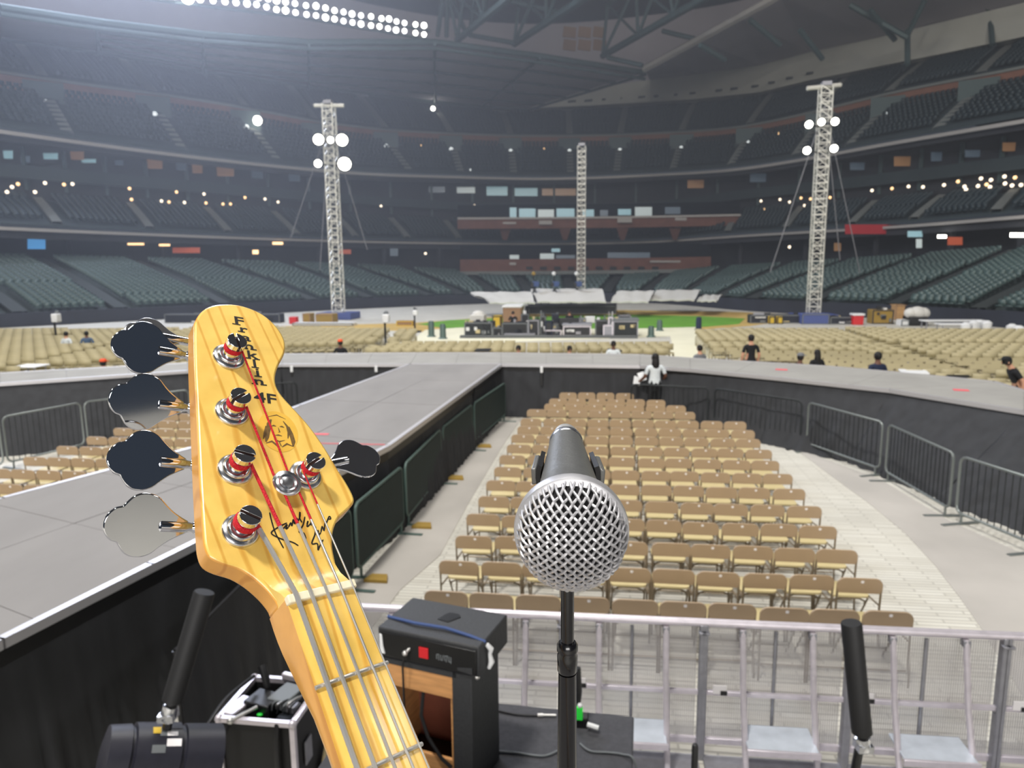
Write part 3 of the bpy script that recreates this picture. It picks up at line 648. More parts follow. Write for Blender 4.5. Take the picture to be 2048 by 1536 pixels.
a, c = atz(620, 886, SZ+.004), atz(770, 889, SZ+.004); t = MB(); t.box((a+c)/2, ((c-a).length, .03, .003), math.atan2(c.y-a.y, c.x-a.x)); t.build('tape_mark', 'tape_red', CW, smooth=0)
WG = thing('cross_stage', 'long pale cross stage bending around the seats beyond the runway', 'stage')
fr_px = [(-330, 789), (0, 766), (375, 741), (565, 728), (820, 728), (1002, 727.5), (1280, 731), (1380, 738), (1560, 755), (1700, 770), (1781, 778.5), (2048, 821), (2300, 868)]
bk_px = [(-330, 765), (0, 746), (375, 726), (565, 708), (835, 705.5), (1002, 705.5), (1280, 709), (1380, 716), (1653, 732), (1780, 743), (1989, 763), (2048, 781), (2330, 815)]
fr = [atz(x, y, SZ) for x, y in fr_px]; bk = [atz(x, y, SZ) for x, y in bk_px]
for i in range(len(fr)-1):
    L = (fr[i+1]-fr[i]).length; deck_panels([fr[i], fr[i+1]], [bk[i], bk[i+1]], max(1, round(L/1.25)), 1, WG, 'deck_wing_lit')
b = MB(); V = []
for p, q_ in zip(fr, bk): V += [p+Vector((0, 0, -.012)), q_+Vector((0, 0, -.012)), q_+Vector((0, 0, -.2)), p+Vector((0, 0, -.2))]
n = len(fr); b.add(V, [(4*i+j, 4*i+(j+1) % 4, 4*i+4+(j+1) % 4, 4*i+4+j) for i in range(n-1) for j in range(4)]+[(0, 1, 2, 3), tuple(4*(n-1)+j for j in (3, 2, 1, 0))]); b.build('deck_frame', 'black_plastic', WG, smooth=0)
edge_trim(fr, WG, SZ, .09); edge_trim(bk, WG, SZ, .09)
FLx = [-12.5, -9.5, -7.5, -5.5, 3.3, 4.4, 6.0, 6.8, 7.5, 8.6, 9.5]; FLv = [1.6, 1.5, .9, .25, .1, .35, .7, .85, 1.05, 1.75, 1.9]
seg_drape('skirt', fr, WG, SZ-.05, 0, .09, 8, .34, flare=lambda p: float(np.interp(p.x, FLx, FLv))); seg_drape('skirt', bk[::-1], WG, SZ-.05, 0, .04, 9)
for x, y in [(1083, 733), (1262, 733), (1836, 789), (1957, 807), (583, 732), (752, 732)]:
    p = atz(x, y, SZ-.06); d = Vector((p.x, p.y, 0)).normalized(); p = p-d*.13
    t = MB(); t.box(p+Vector((0, 0, -.06)), (.07, .04, .16)); t.build('clamp', 'white_plastic', WG, bevel=.008)
    t = MB(); t.box(p+Vector((0, 0, -.3)), (.06, .03, .34)); t.build('strap', 'black_plastic', WG, bevel=.006)
for x, y in [(1563, 739), (1922, 780)]:
    p = atz(x, y, SZ+.004); t = MB(); t.box(p, (.26, .2, .004), YAW*3); t.build('tape_mark', 'tape_red', WG, smooth=0)
# main stage lip the camera stands on (below the frame)
ms = MB(); ms.box((0, -.6, 2.2), (9, 3.2, .12)); MS = struct(ms.build('floor_stage', 'deck', smooth=0), 'grey deck of the main stage under the microphone stand')
for x in (-4.2, 0, 4.2):
    for y in (-1.9, .7): t = MB(); t.tube([(x, y, 0), (x, y, 2.15)], .05, 8); t.build('leg', 'alu_dull', MS)

# ================================================================ crowd barriers
def barrier(p, q, h, label, steel, fillm=None, group=None, pads=None, cat='barrier'):
    p = Vector((p.x, p.y, 0)); q = Vector((q.x, q.y, 0)); L = (q-p).length; ang = math.atan2(q.y-p.y, q.x-p.x)
    t = thing('crowd_barrier', label, cat, p, ang, group); r = .02; z0 = .16; e = .04; c = .1
    fr_ = [(e, 0, z0+c), (e, 0, h-c)]+[(e+c-c*math.cos(a), 0, h-c+c*math.sin(a)) for a in (R(30), R(60), R(90))]+[(L-e-c+c*math.sin(a), 0, h-c+c*math.cos(a)) for a in (0, R(30), R(60), R(90))]+[(L-e, 0, z0+c)]+[(L-e-c+c*math.cos(a), 0, z0+c-c*math.sin(a)) for a in (R(30), R(60), R(90))]+[(e+c-c*math.sin(a), 0, z0+c-c*math.cos(a)) for a in (0, R(30), R(60), R(90))]
    b = MB(); b.tube(fr_, r, 8, False); b.build('frame', steel, t)
    nb = max(8, int(L/.115)); b = MB()
    for i in range(1, nb):
        b = MB(); x = e+(L-2*e)*i/nb; b.tube([(x, 0, z0), (x, 0, h-.01)], .008, 5); b.build('bar', 'barrier_dark' if fillm is None else 'barrier_green', t)
    if fillm:
        b = MB(); b.box((L/2, .012, (z0+h)/2), (L-.1, .006, h-z0-.06)); b.build('scrim_panel', fillm, t)
    for x in (.14, L-.14):
        b = MB(); b.box((x, 0, .012), (.06, .62, .02)); b.tube([(x, 0, .02), (x, 0, z0+.02)], .018, 6); b.build('foot', steel, t)
    return t
Lp = [atz(x, y, 0) for x, y in [(1012, 840), (947, 897), (885, 962), (811, 1060), (712, 1169)]]; Lp.append(Lp[-1]+(Lp[-1]-Lp[-2])*1.05)
nm = ['farthest from camera, at the skirt corner', 'second from the far corner', 'middle one of the runway row', 'beside the bass headstock', 'nearest the stage, behind the bass neck']
for i in range(5):
    d = (Lp[i+1]-Lp[i]); barrier(Lp[i]+d*.02, Lp[i+1]-d*.02, .95+.01*i, f'dark green scrimmed crowd barrier along runway, {nm[i]}', 'barrier_green', 'scrim', 'green barriers beside the runway')
for i in range(1, 5):   # yellow foot pads on the floor
    p = Lp[i]+Vector((.24, .1, .02)); b = MB(); b.prism([(-.15, -.08), (.15, -.08), (.10, .1), (-.10, .1)], -.02, .03)
    o = b.build('foot_pad', 'yellow_pad', bevel=.006); o.location = p; o.rotation_euler = (0, 0, YAW)
    tag(o, 'dull yellow rubber foot pad on the floor by the runway barrier, '+['farthest', 'third nearest', 'second nearest', 'nearest'][i-1], 'pad', 'yellow foot pads')
Rp = [atz(x, y, 0) for x, y in [(1255, 851), (1421, 862), (1607, 899), (1765, 957), (1903, 1041), (2080, 1118)]]; Rp.append(Rp[-1]+(Rp[-1]-Rp[-2])*1.0)
nrr = ['behind the person in white', 'second from the person in white', 'third from the person in white', 'bright railed at skirt corner', 'right of the skirt corner', 'rightmost at the frame edge']
for i in range(6):
    d = (Rp[i+1]-Rp[i]); barrier(Rp[i]+d*.02, Rp[i+1]-d*.02, 1.0, f'dark steel crowd barrier before the cross stage, {nrr[i]}', 'barrier_dark' if i < 2 else 'barrier_steel', None, 'steel barriers before the cross stage')
Wp = [Vector((-10.9, 11.2, 0)), Vector((-9.72, 13.49, 0)), Vector((-9.05, 15.0, 0)), Vector((-7.4, 16.45, 0)), Vector((-5.2, 17.4, 0))]
for i in range(4): barrier(Wp[i], Wp[i+1], 1.05, 'dark barrier behind the left chairs, '+['leftmost at the frame edge', 'left of the tuner keys', 'behind the tuner keys', 'right of the headstock'][i], 'barrier_steel' if i < 3 else 'barrier_dark', None, 'barriers behind the left chairs')

# black masking curtain between runway and pit
MD = thing('masking_drape', 'black masking curtain hanging left of the bass neck', 'curtain')
b = MB(); b.tube([(-2.06, 8.02, 1.25), (-2.3, 4.55, 1.25)], .012, 8); b.build('rail', 'mic_foam', MD)
for p in ((-2.06, 8.02), (-2.18, 6.3), (-2.3, 4.55)): b = MB(); b.tube([(*p, 0), (*p, 1.25)], .018, 8); b.box((*p, .01), (.3, .3, .02)); b.build('pole', 'black_plastic', MD)
seg_drape('curtain', [(-2.3, 4.55), (-2.06, 8.02)], MD, 1.25, .02, .05, 21)
# ================================================================ aluminium stage barricade
BO = atz(1411, 1240, 1.15); BO.z = 0; bang = R(-6.6); BD = Vector((math.cos(bang), math.sin(bang), 0)); SW = 1.065
for k in range(-3, 3):
    where = ['leftmost, behind the bass neck', 'behind the amplifier', 'behind the microphone stand', 'left of the padded bar', 'right of the padded bar', 'rightmost at the frame edge'][k+3]
    t = thing('stage_barricade', f'silver perforated stage barricade section, {where}', 'barricade', BO+BD*SW*k, bang, 'silver barricade sections')
    W = SW-.02; H = 1.12
    b = MB(); b.tube([(-.01, 0, H+.01), (W+.01, 0, H+.01)], .032, 10); b.build('top_rail', 'alu', t)
    for x in (.0, W):
        b = MB(); b.box((x, .0, H/2), (.04, .07, H)); b.box((x, -.03, H-.06), (.06, .05, .02)); b.build('post', 'alu_dull', t, bevel=.006)
    b = MB(); b.box((W/2, 0, .56), (W, .03, .035)); b.build('mid_rail', 'alu', t, bevel=.004)
    b = MB(); b.box((W/2, .025, .14), (W, .03, .05)); b.build('base_rail', 'alu', t, bevel=.004)
    b = MB(); b.add([(.03, .03, .15), (W-.03, .03, .15), (W-.03, .03, H-.02), (.03, .03, H-.02), (.03, .034, .15), (W-.03, .034, .15), (W-.03, .034, H-.02), (.03, .034, H-.02)], [(0, 1, 2, 3), (7, 6, 5, 4)]); b.build('perforated_panel', 'perforated_sheet', t, smooth=0)
    b = MB(); b.tube([(W*.5, .02, .15), (W*.5, .02, H-.05)], .014, 6); b.build('center_bar', 'alu_dull', t)
    for x in (W*.26, W*.74):
        b = MB(); b.tube([(x, -.02, H-.02), (x, -.14, .62), (x+.004, -.36, .02)], [.023, .023, .023], 8); b.build('strut', 'alu', t)
        b = MB(); b.box((x, -.02, H-.05), (.05, .05, .05)); b.build('hinge', 'alu_dull', t, bevel=.005)
    b = MB(); b.box((W*.5, -.21, .34), (W*.47, .30, .02)); b.build('step_plate', 'alu_plate', t, bevel=.004)
    b = MB(); b.box((W*.5, -.36, .33), (W*.49, .02, .05)); b.build('step_lip', 'alu', t, bevel=.004)
    b = MB(); b.box((W/2, -.55, .02), (W-.02, 1.1, .03)); b.build('base_plate', 'alu_dull', t, bevel=.004)
    b = MB(); b.box((.12, -.022, .6), (.1, .006, .07)); b.build('sticker', 'sticker', t, smooth=0); b = MB(); b.box((.15, -.027, .575), (.05, .006, .035)); b.build('sticker_print', 'black_plastic', t, smooth=0)

# ================================================================ folding chairs
def rrect(w, h, r, n=4, only_top=False):
    P = []
    for cx, cz, a0 in ((w/2-r, h/2-r, 0), (-w/2+r, h/2-r, 90), (-w/2+r, -h/2+r, 180), (w/2-r, -h/2+r, 270)):
        rr = r if (cz > 0 or not only_top) else .02
        ccx = (w/2-rr)*(1 if cx > 0 else -1); ccz = (h/2-rr)*(1 if cz > 0 else -1)
        for i in range(n+1): a = R(a0+90*i/n); P.append((ccx+rr*math.cos(a), ccz+rr*math.sin(a)))
    return P
def frame_pt(z): return -.2+.05*(.715-z)/.715     # y of the main tube at height z (chair faces +y)
lean = math.atan2(.10, .715)
def chair_back(b):
    zc = .64; A = Matrix.Translation((0, frame_pt(zc)-.004, zc)) @ Matrix.Rotation(lean, 4, 'X') @ Matrix.Rotation(R(90), 4, 'X')
    b.prism(rrect(.43, .165, .075, 5, True), -.009, .009, A)
def chair_seat(b): 
    b.prism([(x, y+.215) for x, y in rrect(.385, .35, .05, 3)], .400, .420); 
def main_leg(b, s): b.tube([(s*.205, frame_pt(.66), .66), (s*.205, frame_pt(.40), .40), (s*.21, -.215, .0)], .011, 6)
def side_rail(b, s): b.tube([(s*.2, frame_pt(.43), .43), (s*.19, .06, .41), (s*.185, .3, .40)], .010, 5)
def rear_leg(b, s): b.tube([(s*.17, .04, .40), (s*.178, .34, .0)], .010, 6)
def rear_bar(b): b.tube([(-.178, .25, .12), (.178, .25, .12)], .009, 6)
def front_bar(b): b.tube([(-.2, frame_pt(.13), .13), (.2, frame_pt(.13), .13)], .009, 6)
def seat_brace(b): b.tube([(-.172, .12, .29), (-.15, .07, .355), (-.09, .05, .39), (.09, .05, .39), (.15, .07, .355), (.172, .12, .29)], .010, 5)
def sticker(b, s=0): 
    zc = .685; A = Matrix.Translation((.02, frame_pt(zc)-.0165, zc)) @ Matrix.Rotation(lean, 4, 'X') @ Matrix.Rotation(R(90), 4, 'X'); b.prism(rrect(.03, .028, .006, 1), -.001, .001, A)
CP = []
for nm_, fn, m in [('backrest', chair_back, 'chair_back'), ('seat', chair_seat, 'chair_seat'), ('leg', lambda b: main_leg(b, -1), 'chair_leg'), ('leg', lambda b: main_leg(b, 1), 'chair_leg'), ('leg', lambda b: rear_leg(b, -1), 'chair_leg'), ('leg', lambda b: rear_leg(b, 1), 'chair_leg'), ('side_rail', lambda b: side_rail(b, -1), 'chair_leg'), ('side_rail', lambda b: side_rail(b, 1), 'chair_leg'), ('rear_bar', rear_bar, 'chair_leg'), ('front_bar', front_bar, 'chair_leg'), ('seat_brace', seat_brace, 'chair_leg'), ('sticker', sticker, 'sticker')]:
    b = MB(); fn(b); CP.append((nm_, b.mesh(nm_, m)))
b = MB(); chair_back(b); b.m = 1; chair_seat(b); b.m = 2
for s in (-1, 1): main_leg(b, s); rear_leg(b, s); side_rail(b, s)
rear_bar(b); front_bar(b); seat_brace(b); b.m = 3; sticker(b); CHAIR_ME = b.mesh('folding_chair', ['chair_back', 'chair_seat', 'chair_leg', 'sticker']); CHAIR_FAR = b.mesh('folding_chair', ['chair_far', 'chair_far', 'chair_leg', 'chair_far'])
NCH = 0
def chair(pos, rz, label, group, parts, me0=None):
    global NCH; NCH += 1
    pos = Vector((pos[0], pos[1], 0)); rz += random.uniform(-.03, .03)
    if parts:
        t = thing('folding_chair', label, 'chair', pos, rz, group)
        for nm_, me in CP:
            if nm_ == 'sticker' and random.random() < .18: continue
            link(nm_, me, t)
    else: tag(link('folding_chair', me0 or CHAIR_ME, loc=pos, rz=rz), label, 'chair', group)
P0 = Vector((3.33, 6.04, 0)); RV = Vector((.097, .717, 0)); back = E2*.2
rows = [(k, 10, 0.) for k in range(12)]+[(12.25, 8, .9), (13.2, 7, 1.0), (14.1, 6, 1.42), (15.25, 4, 2.1)]
for ri, (k, n, sh) in enumerate(rows):
    base = P0+RV*k-E1*sh+(E1*-.02 if ri % 2 else Vector())
    for j in range(n):
        p = base-E1*.447*j+back+Vector((random.uniform(-.012, .012), random.uniform(-.02, .02), 0))
        rn = 'row nearest the barricade' if ri == 0 else f'{ORD[ri]} row from the barricade'
        chair(p, YAW, f'tan folding chair in center block, {ORD[j]} from right in {rn}', 'tan chairs of the center block', ri < 6)
# left block, beyond the runway
lk = 0
for ri in range(10):
    c0 = Vector((-3.55, 9.0, 0))+RV*ri*1.0+Vector((.02*ri, 0, 0)); cnt = 0
    for j in range(12):
        p = c0-E1*.44*j; q = p+back
        if p.x < -9.4+.12*ri*0 or p.y > 16.4: continue
        # keep clear of the barrier line at left and of the runway at right
        if p.x < np.interp(p.y, [9, 13.4, 15, 16.4], [-10.5, -9.0, -8.3, -6.9]): continue
        if p.x > np.interp(p.y, [9, 12, 18.4], [-4.75, -4.2, -2.9])-.45: continue
        cnt += 1; chair(q, YAW, f'tan folding chair left of the runway, {ORD[cnt-1]} from right in {ORD[ri]} row', 'tan chairs left of the runway', False)
# chairs beyond the cross stage: the nearest singly, the rest as one field
FV, FF = joinb(bx((0, -.16, .66), (.43, .04, .24)), bx((0, .03, .44), (.40, .36, .03)), bx((-.19, 0, .2), (.03, .3, .4)), bx((.19, 0, .2), (.03, .3, .4)))
def inpoly(p, poly_):
    c = False; j = len(poly_)-1
    for i in range(len(poly_)):
        a, b = poly_[i], poly_[j]
        if (a[1] > p[1]) != (b[1] > p[1]) and p[0] < (b[0]-a[0])*(p[1]-a[1])/(b[1]-a[1])+a[0]: c = not c
        j = i
    return c
blocks = [([(-420, 700), (-420, 668), (0, 656), (560, 651), (835, 656), (812, 676), (540, 690), (380, 708), (200, 716), (0, 735), (-420, 760)], 0.0, 'left'),
          ([(700, 700), (780, 682), (980, 681), (1230, 681), (1345, 680), (1338, 700), (1200, 697), (760, 699)], 0.0, 'mid'),
          ([(1388, 657), (1480, 654), (1700, 653), (2100, 655), (2700, 660), (2700, 860), (2120, 790), (2048, 772), (1790, 735), (1650, 722), (1470, 703), (1420, 690)], 0.0, 'right')]
cand = []
KEEP = [(*atz(x, y, 0)[:2], r_*r_) for x, y, r_ in [(115, 700, .8), (772, 706, .8), (830, 664, .8), (1900, 663, 2.2), (1960, 660, 2.2), (1840, 652, 1.6), (645, 650, 1.6), (600, 650, 1.6), (690, 650, 1.6), (1715, 650, .8), (1930, 668, .5), (1946, 664, .5), (1958, 662, .5), (1972, 664, .5), (2022, 672, .5), (2036, 676, .5), (810, 650, 1)]]
for pix, sh, nm_ in blocks:
    W_ = [atz(x, y, .79) for x, y in pix]; cx = [p.x for p in W_]; cy = [p.y for p in W_]
    ang = {'left': R(3), 'mid': R(-2), 'right': R(-9)}[nm_]; e1 = Vector((math.cos(ang), math.sin(ang), 0)); e2 = Vector((-math.sin(ang), math.cos(ang), 0)); o = Vector((np.mean(cx), np.mean(cy), 0))
    for r_ in range(-60, 61):
        if nm_ == 'right' and r_ % 14 == 3: continue
        for c_ in range(-90, 91):
            if nm_ != 'mid' and c_ % 24 == 0: continue
            p = o+e1*.47*c_+e2*.8*r_
            if inpoly(p, W_) and not any((p.x-q_[0])**2+(p.y-q_[1])**2 < q_[2] for q_ in KEEP) and p.y < c_front(min(2800, max(-800, proj((p.x, p.y, .4))[0]))).y-1.6: cand.append((p.x, p.y, ang, nm_, r_, c_))
cand.sort(key=lambda q: math.hypot(q[0], q[1]))
inv = [q for q in cand if q[3] == 'right' and 0 < proj((q[0], q[1], .7))[0] < 2048 and 640 < proj((q[0], q[1], .7))[1] < 745]
single = inv[:max(0, 300-NCH)]; ss = set(id(q) for q in single)
rr_ = sorted({q[4] for q in single}); cc_ = {r_: sorted(q[5] for q in single if q[4] == r_) for r_ in rr_}
for q in single:
    chair((q[0], q[1]), q[2]+math.pi, f'tan folding chair beyond the cross stage at right, row {word(rr_.index(q[4])+1)}, {word(cc_[q[4]].index(q[5])+1)} from left', 'tan chairs beyond the cross stage', False, CHAIR_FAR)
rest = [q for q in cand if id(q) not in ss]
v, f = scatter(FV, FF, np.array([(q[0], q[1], 0) for q in rest]), np.array([q[2] for q in rest])+math.pi+rng.normal(0, .03, len(rest)))
tag(link('folding_chairs', npmesh('folding_chairs', v, f, 'chair_far')), 'wide field of tan folding chairs beyond the cross stage', 'seating', kind='stuff')
# ================================================================ bass guitar (headstock and neck reach into the picture)
Rb = Matrix(((.696, .4547, -.5557), (-.0151, .783, .6218), (.7179, -.4244, .5518))); Tb = Vector((-.1069, .1171, .4067))
def cam2w(v): return CR*v[0]-CU*v[1]+CF*v[2]
bu, bv, bw = [cam2w(Rb.col[i]) for i in range(3)]; bo = CO+cam2w(Tb)
bx_, by_, bz_ = bu, -bv, -bw
BASS = thing('bass_guitar', 'five string bass guitar with amber maple headstock, chrome tuners and red silk windings', 'bass guitar')
BASS.matrix_world = Matrix(((bx_.x, by_.x, bz_.x, bo.x), (bx_.y, by_.y, bz_.y, bo.y), (bx_.z, by_.z, bz_.z, bo.z), (0, 0, 0, 1)))
mm = .001
HS = [(-13.1, 204.7), (-10.5, 212.4), (-4.1, 221.5), (3.4, 227.5), (13.3, 230.7), (25.7, 231.0), (37.1, 226.7), (44.7, 220.0), (49.6, 210.0), (51.1, 199.9), (49.6, 191.7), (45.5, 183.7), (38.1, 174.0), (32.5, 164.5), (30.1, 155.3), (31.6, 146.2), (37.2, 133.4), (42.9, 118.9), (47.2, 101.2), (49.9, 84.0), (52.4, 70.4), (52.7, 60.7), (49.6, 56.3), (43.3, 52.6), (35.2, 47.8), (28.7, 40.0), (24.5, 30.5), (22.3, 19.5), (21.6, 12.2), (21.3, 6), (21.2, 1), (-21.2, 1), (-21.2, 4.5), (-22.3, 8.5), (-25.0, 14.6), (-29.8, 22.3), (-35.9, 28.9), (-43.7, 33.8), (-48.7, 38.7), (-49.7, 45.3), (-48.0, 55.5), (-40.7, 89.0), (-28.8, 140.1), (-20.7, 175.4)]
def smoothp(P, keep=()):
    out = []; n = len(P)
    for i in range(n):
        p0, p1, p2, p3 = P[i-1], P[i], P[(i+1) % n], P[(i+2) % n]
        out.append(p1)
        for t in (1/3, 2/3):
            out.append(tuple(.5*(2*p1[k]+(p2[k]-p0[k])*t+(2*p0[k]-5*p1[k]+4*p2[k]-p3[k])*t*t+(-p0[k]+3*p1[k]-3*p2[k]+p3[k])*t**3) for k in (0, 1)))
    return out
def smooth_open(P):
    out = []
    for i in range(len(P)-1):
        p0, p1, p2, p3 = P[max(i-1, 0)], P[i], P[i+1], P[min(i+2, len(P)-1)]
        for t in (0, 1/3, 2/3): out.append(tuple(.5*(2*p1[k]+(p2[k]-p0[k])*t+(2*p0[k]-5*p1[k]+4*p2[k]-p3[k])*t*t+(-p0[k]+3*p1[k]-3*p2[k]+p3[k])*t**3) for k in (0, 1)))
    return out+[P[-1]]
iR, iL = HS.index((21.3, 6)), HS.index((-21.2, 4.5))
HP = [(x*mm, y*mm) for x, y in (smooth_open(HS[iL:]+HS[:iR+1])+[(21.2, 1), (-21.2, 1)])[::-1]]
HF = -.010
b = MB(); b.prism(HP, HF-.0145, HF); b.mi = [0, 0]+[1]*len(HP); 
hs = b.build('headstock', ['maple', 'maple_side_shaded'], BASS, smooth=50, bevel=.0016)
# neck with flat board, rounded back; 34 inch scale
def halfw(y): return (21.0+(-y)*1000*.021)*mm
sec0 = lambda hw, d, y: [(-hw, y, -.0006), (-hw*.6, y, .0003), (0, y, .0008), (hw*.6, y, .0003), (hw, y, -.0006), (hw*1.0, y, -.0075), (hw*.95, y, -.012), (hw*.75, y, -.017), (hw*.4, y, -.0215), (0, y, -.023), (-hw*.4, y, -.0215), (-hw*.75, y, -.017), (-hw*.95, y, -.012), (-hw*1.0, y, -.0075)]
sec1 = lambda hw, y: [(-hw, y, -.0006), (-hw*.6, y, .0003), (0, y, .0008), (hw*.6, y, .0003), (hw, y, -.0006), (hw, y, -.0095), (hw, y, -.017), (hw*.995, y, -.0244), (hw*.5, y, -.0247), (0, y, -.0248), (-hw*.5, y, -.0247), (-hw*.995, y, -.0244), (-hw, y, -.017), (-hw, y, -.0095)]
def sec(hw, d, y):
    k = max(0, min(1, 1+(y+.004)/.085)); k = k*k*(3-2*k); return [Vector(a).lerp(Vector(c), k) for a, c in zip(sec0(hw, d, y), sec1(hw, y))]
ys = [.0015, -.006, -.013]+[-.02*i for i in range(1, 31)]; b = MB(); V = []; n = 14
for y in ys: V += sec(halfw(y), 0, y)
b.add(V, [(i*n+j, i*n+(j+1) % n, (i+1)*n+(j+1) % n, (i+1)*n+j) for i in range(len(ys)-1) for j in range(n)]+[tuple(range(n-1, -1, -1)), tuple(range((len(ys)-1)*n, len(ys)*n))])
b.mi = [(0 if (k % n) in (0, 1, 2, 3) else 1) for k in range(len(b.f))]
b.build('neck', ['maple', 'maple_side_shaded'], BASS, smooth=40)
# ramp between headstock face and nut
b = MB(); V = []
prof = [(.0015, -.0005), (.006, -.0035), (.012, -.0075), (.020, -.0098), (.028, -.0102)]
for y, z in prof: hw = .0209; V += [(-hw-.3*max(0, y-.006), y, z), (hw, y, z), (hw, y, -.012), (-hw-.3*max(0, y-.006), y, -.012)]
b.add(V, [(4*i+j, 4*i+4+j, 4*i+4+(j+1) % 4, 4*i+(j+1) % 4) for i in range(len(prof)-1) for j in range(4)]); b.build('nut_ramp', 'maple', BASS, smooth=60)
b = MB(); b.prism([(-.0213, -.0024), (.0213, -.0024), (.0213, .0026), (-.0213, .0026)], -.002, .0030); b.build('nut', 'bone', BASS, bevel=.0007)
SCALE = .8636
for k in range(1, 16):
    y = -(SCALE-SCALE/2**(k/12)); hw = halfw(y)+.0004; b = MB()
    b.tube([(-hw, y, .0004), (-hw*.6, y, .0014), (0, y, .0018), (hw*.6, y, .0014), (hw, y, .0004)], .0012, 8); b.build('fret', 'nickel', BASS)
# slab body below the frame
bp = smoothp([(0, -600), (30, -560), (90, -520), (125, -540), (120, -600), (105, -670), (120, -740), (150, -800), (155, -880), (110, -950), (0, -985), (-100, -970), (-165, -900), (-165, -810), (-130, -730), (-115, -670), (-130, -590), (-150, -500), (-125, -450), (-85, -470), (-50, -560), (-30, -600)])
b = MB(); b.prism([(x*mm, y*mm) for x, y in bp[::-1]], -.052, -.010); b.build('body', 'black_gloss', BASS, bevel=.006)
POST = [(3.4, 180.4), (-8.2, 134.4), (-18.8, 91.6), (-28.1, 50.9), (24.4, 81.8)]
slot_dir = [88, 28, -25, -38, 25]
clover = [(11, 2.6), (15, 5.2), (20, 8.2), (24.5, 12), (28.5, 15.8), (33, 17.8), (38, 18), (42.5, 16), (45.6, 12.3), (47.2, 10.2), (50.3, 9.2), (53.3, 6.2), (55, 2.4)]
clover = clover+[(s, -t) for s, t in clover[::-1]]; clover = smoothp(clover)
key_tilt = [-14, 4, -8, 10, 34]
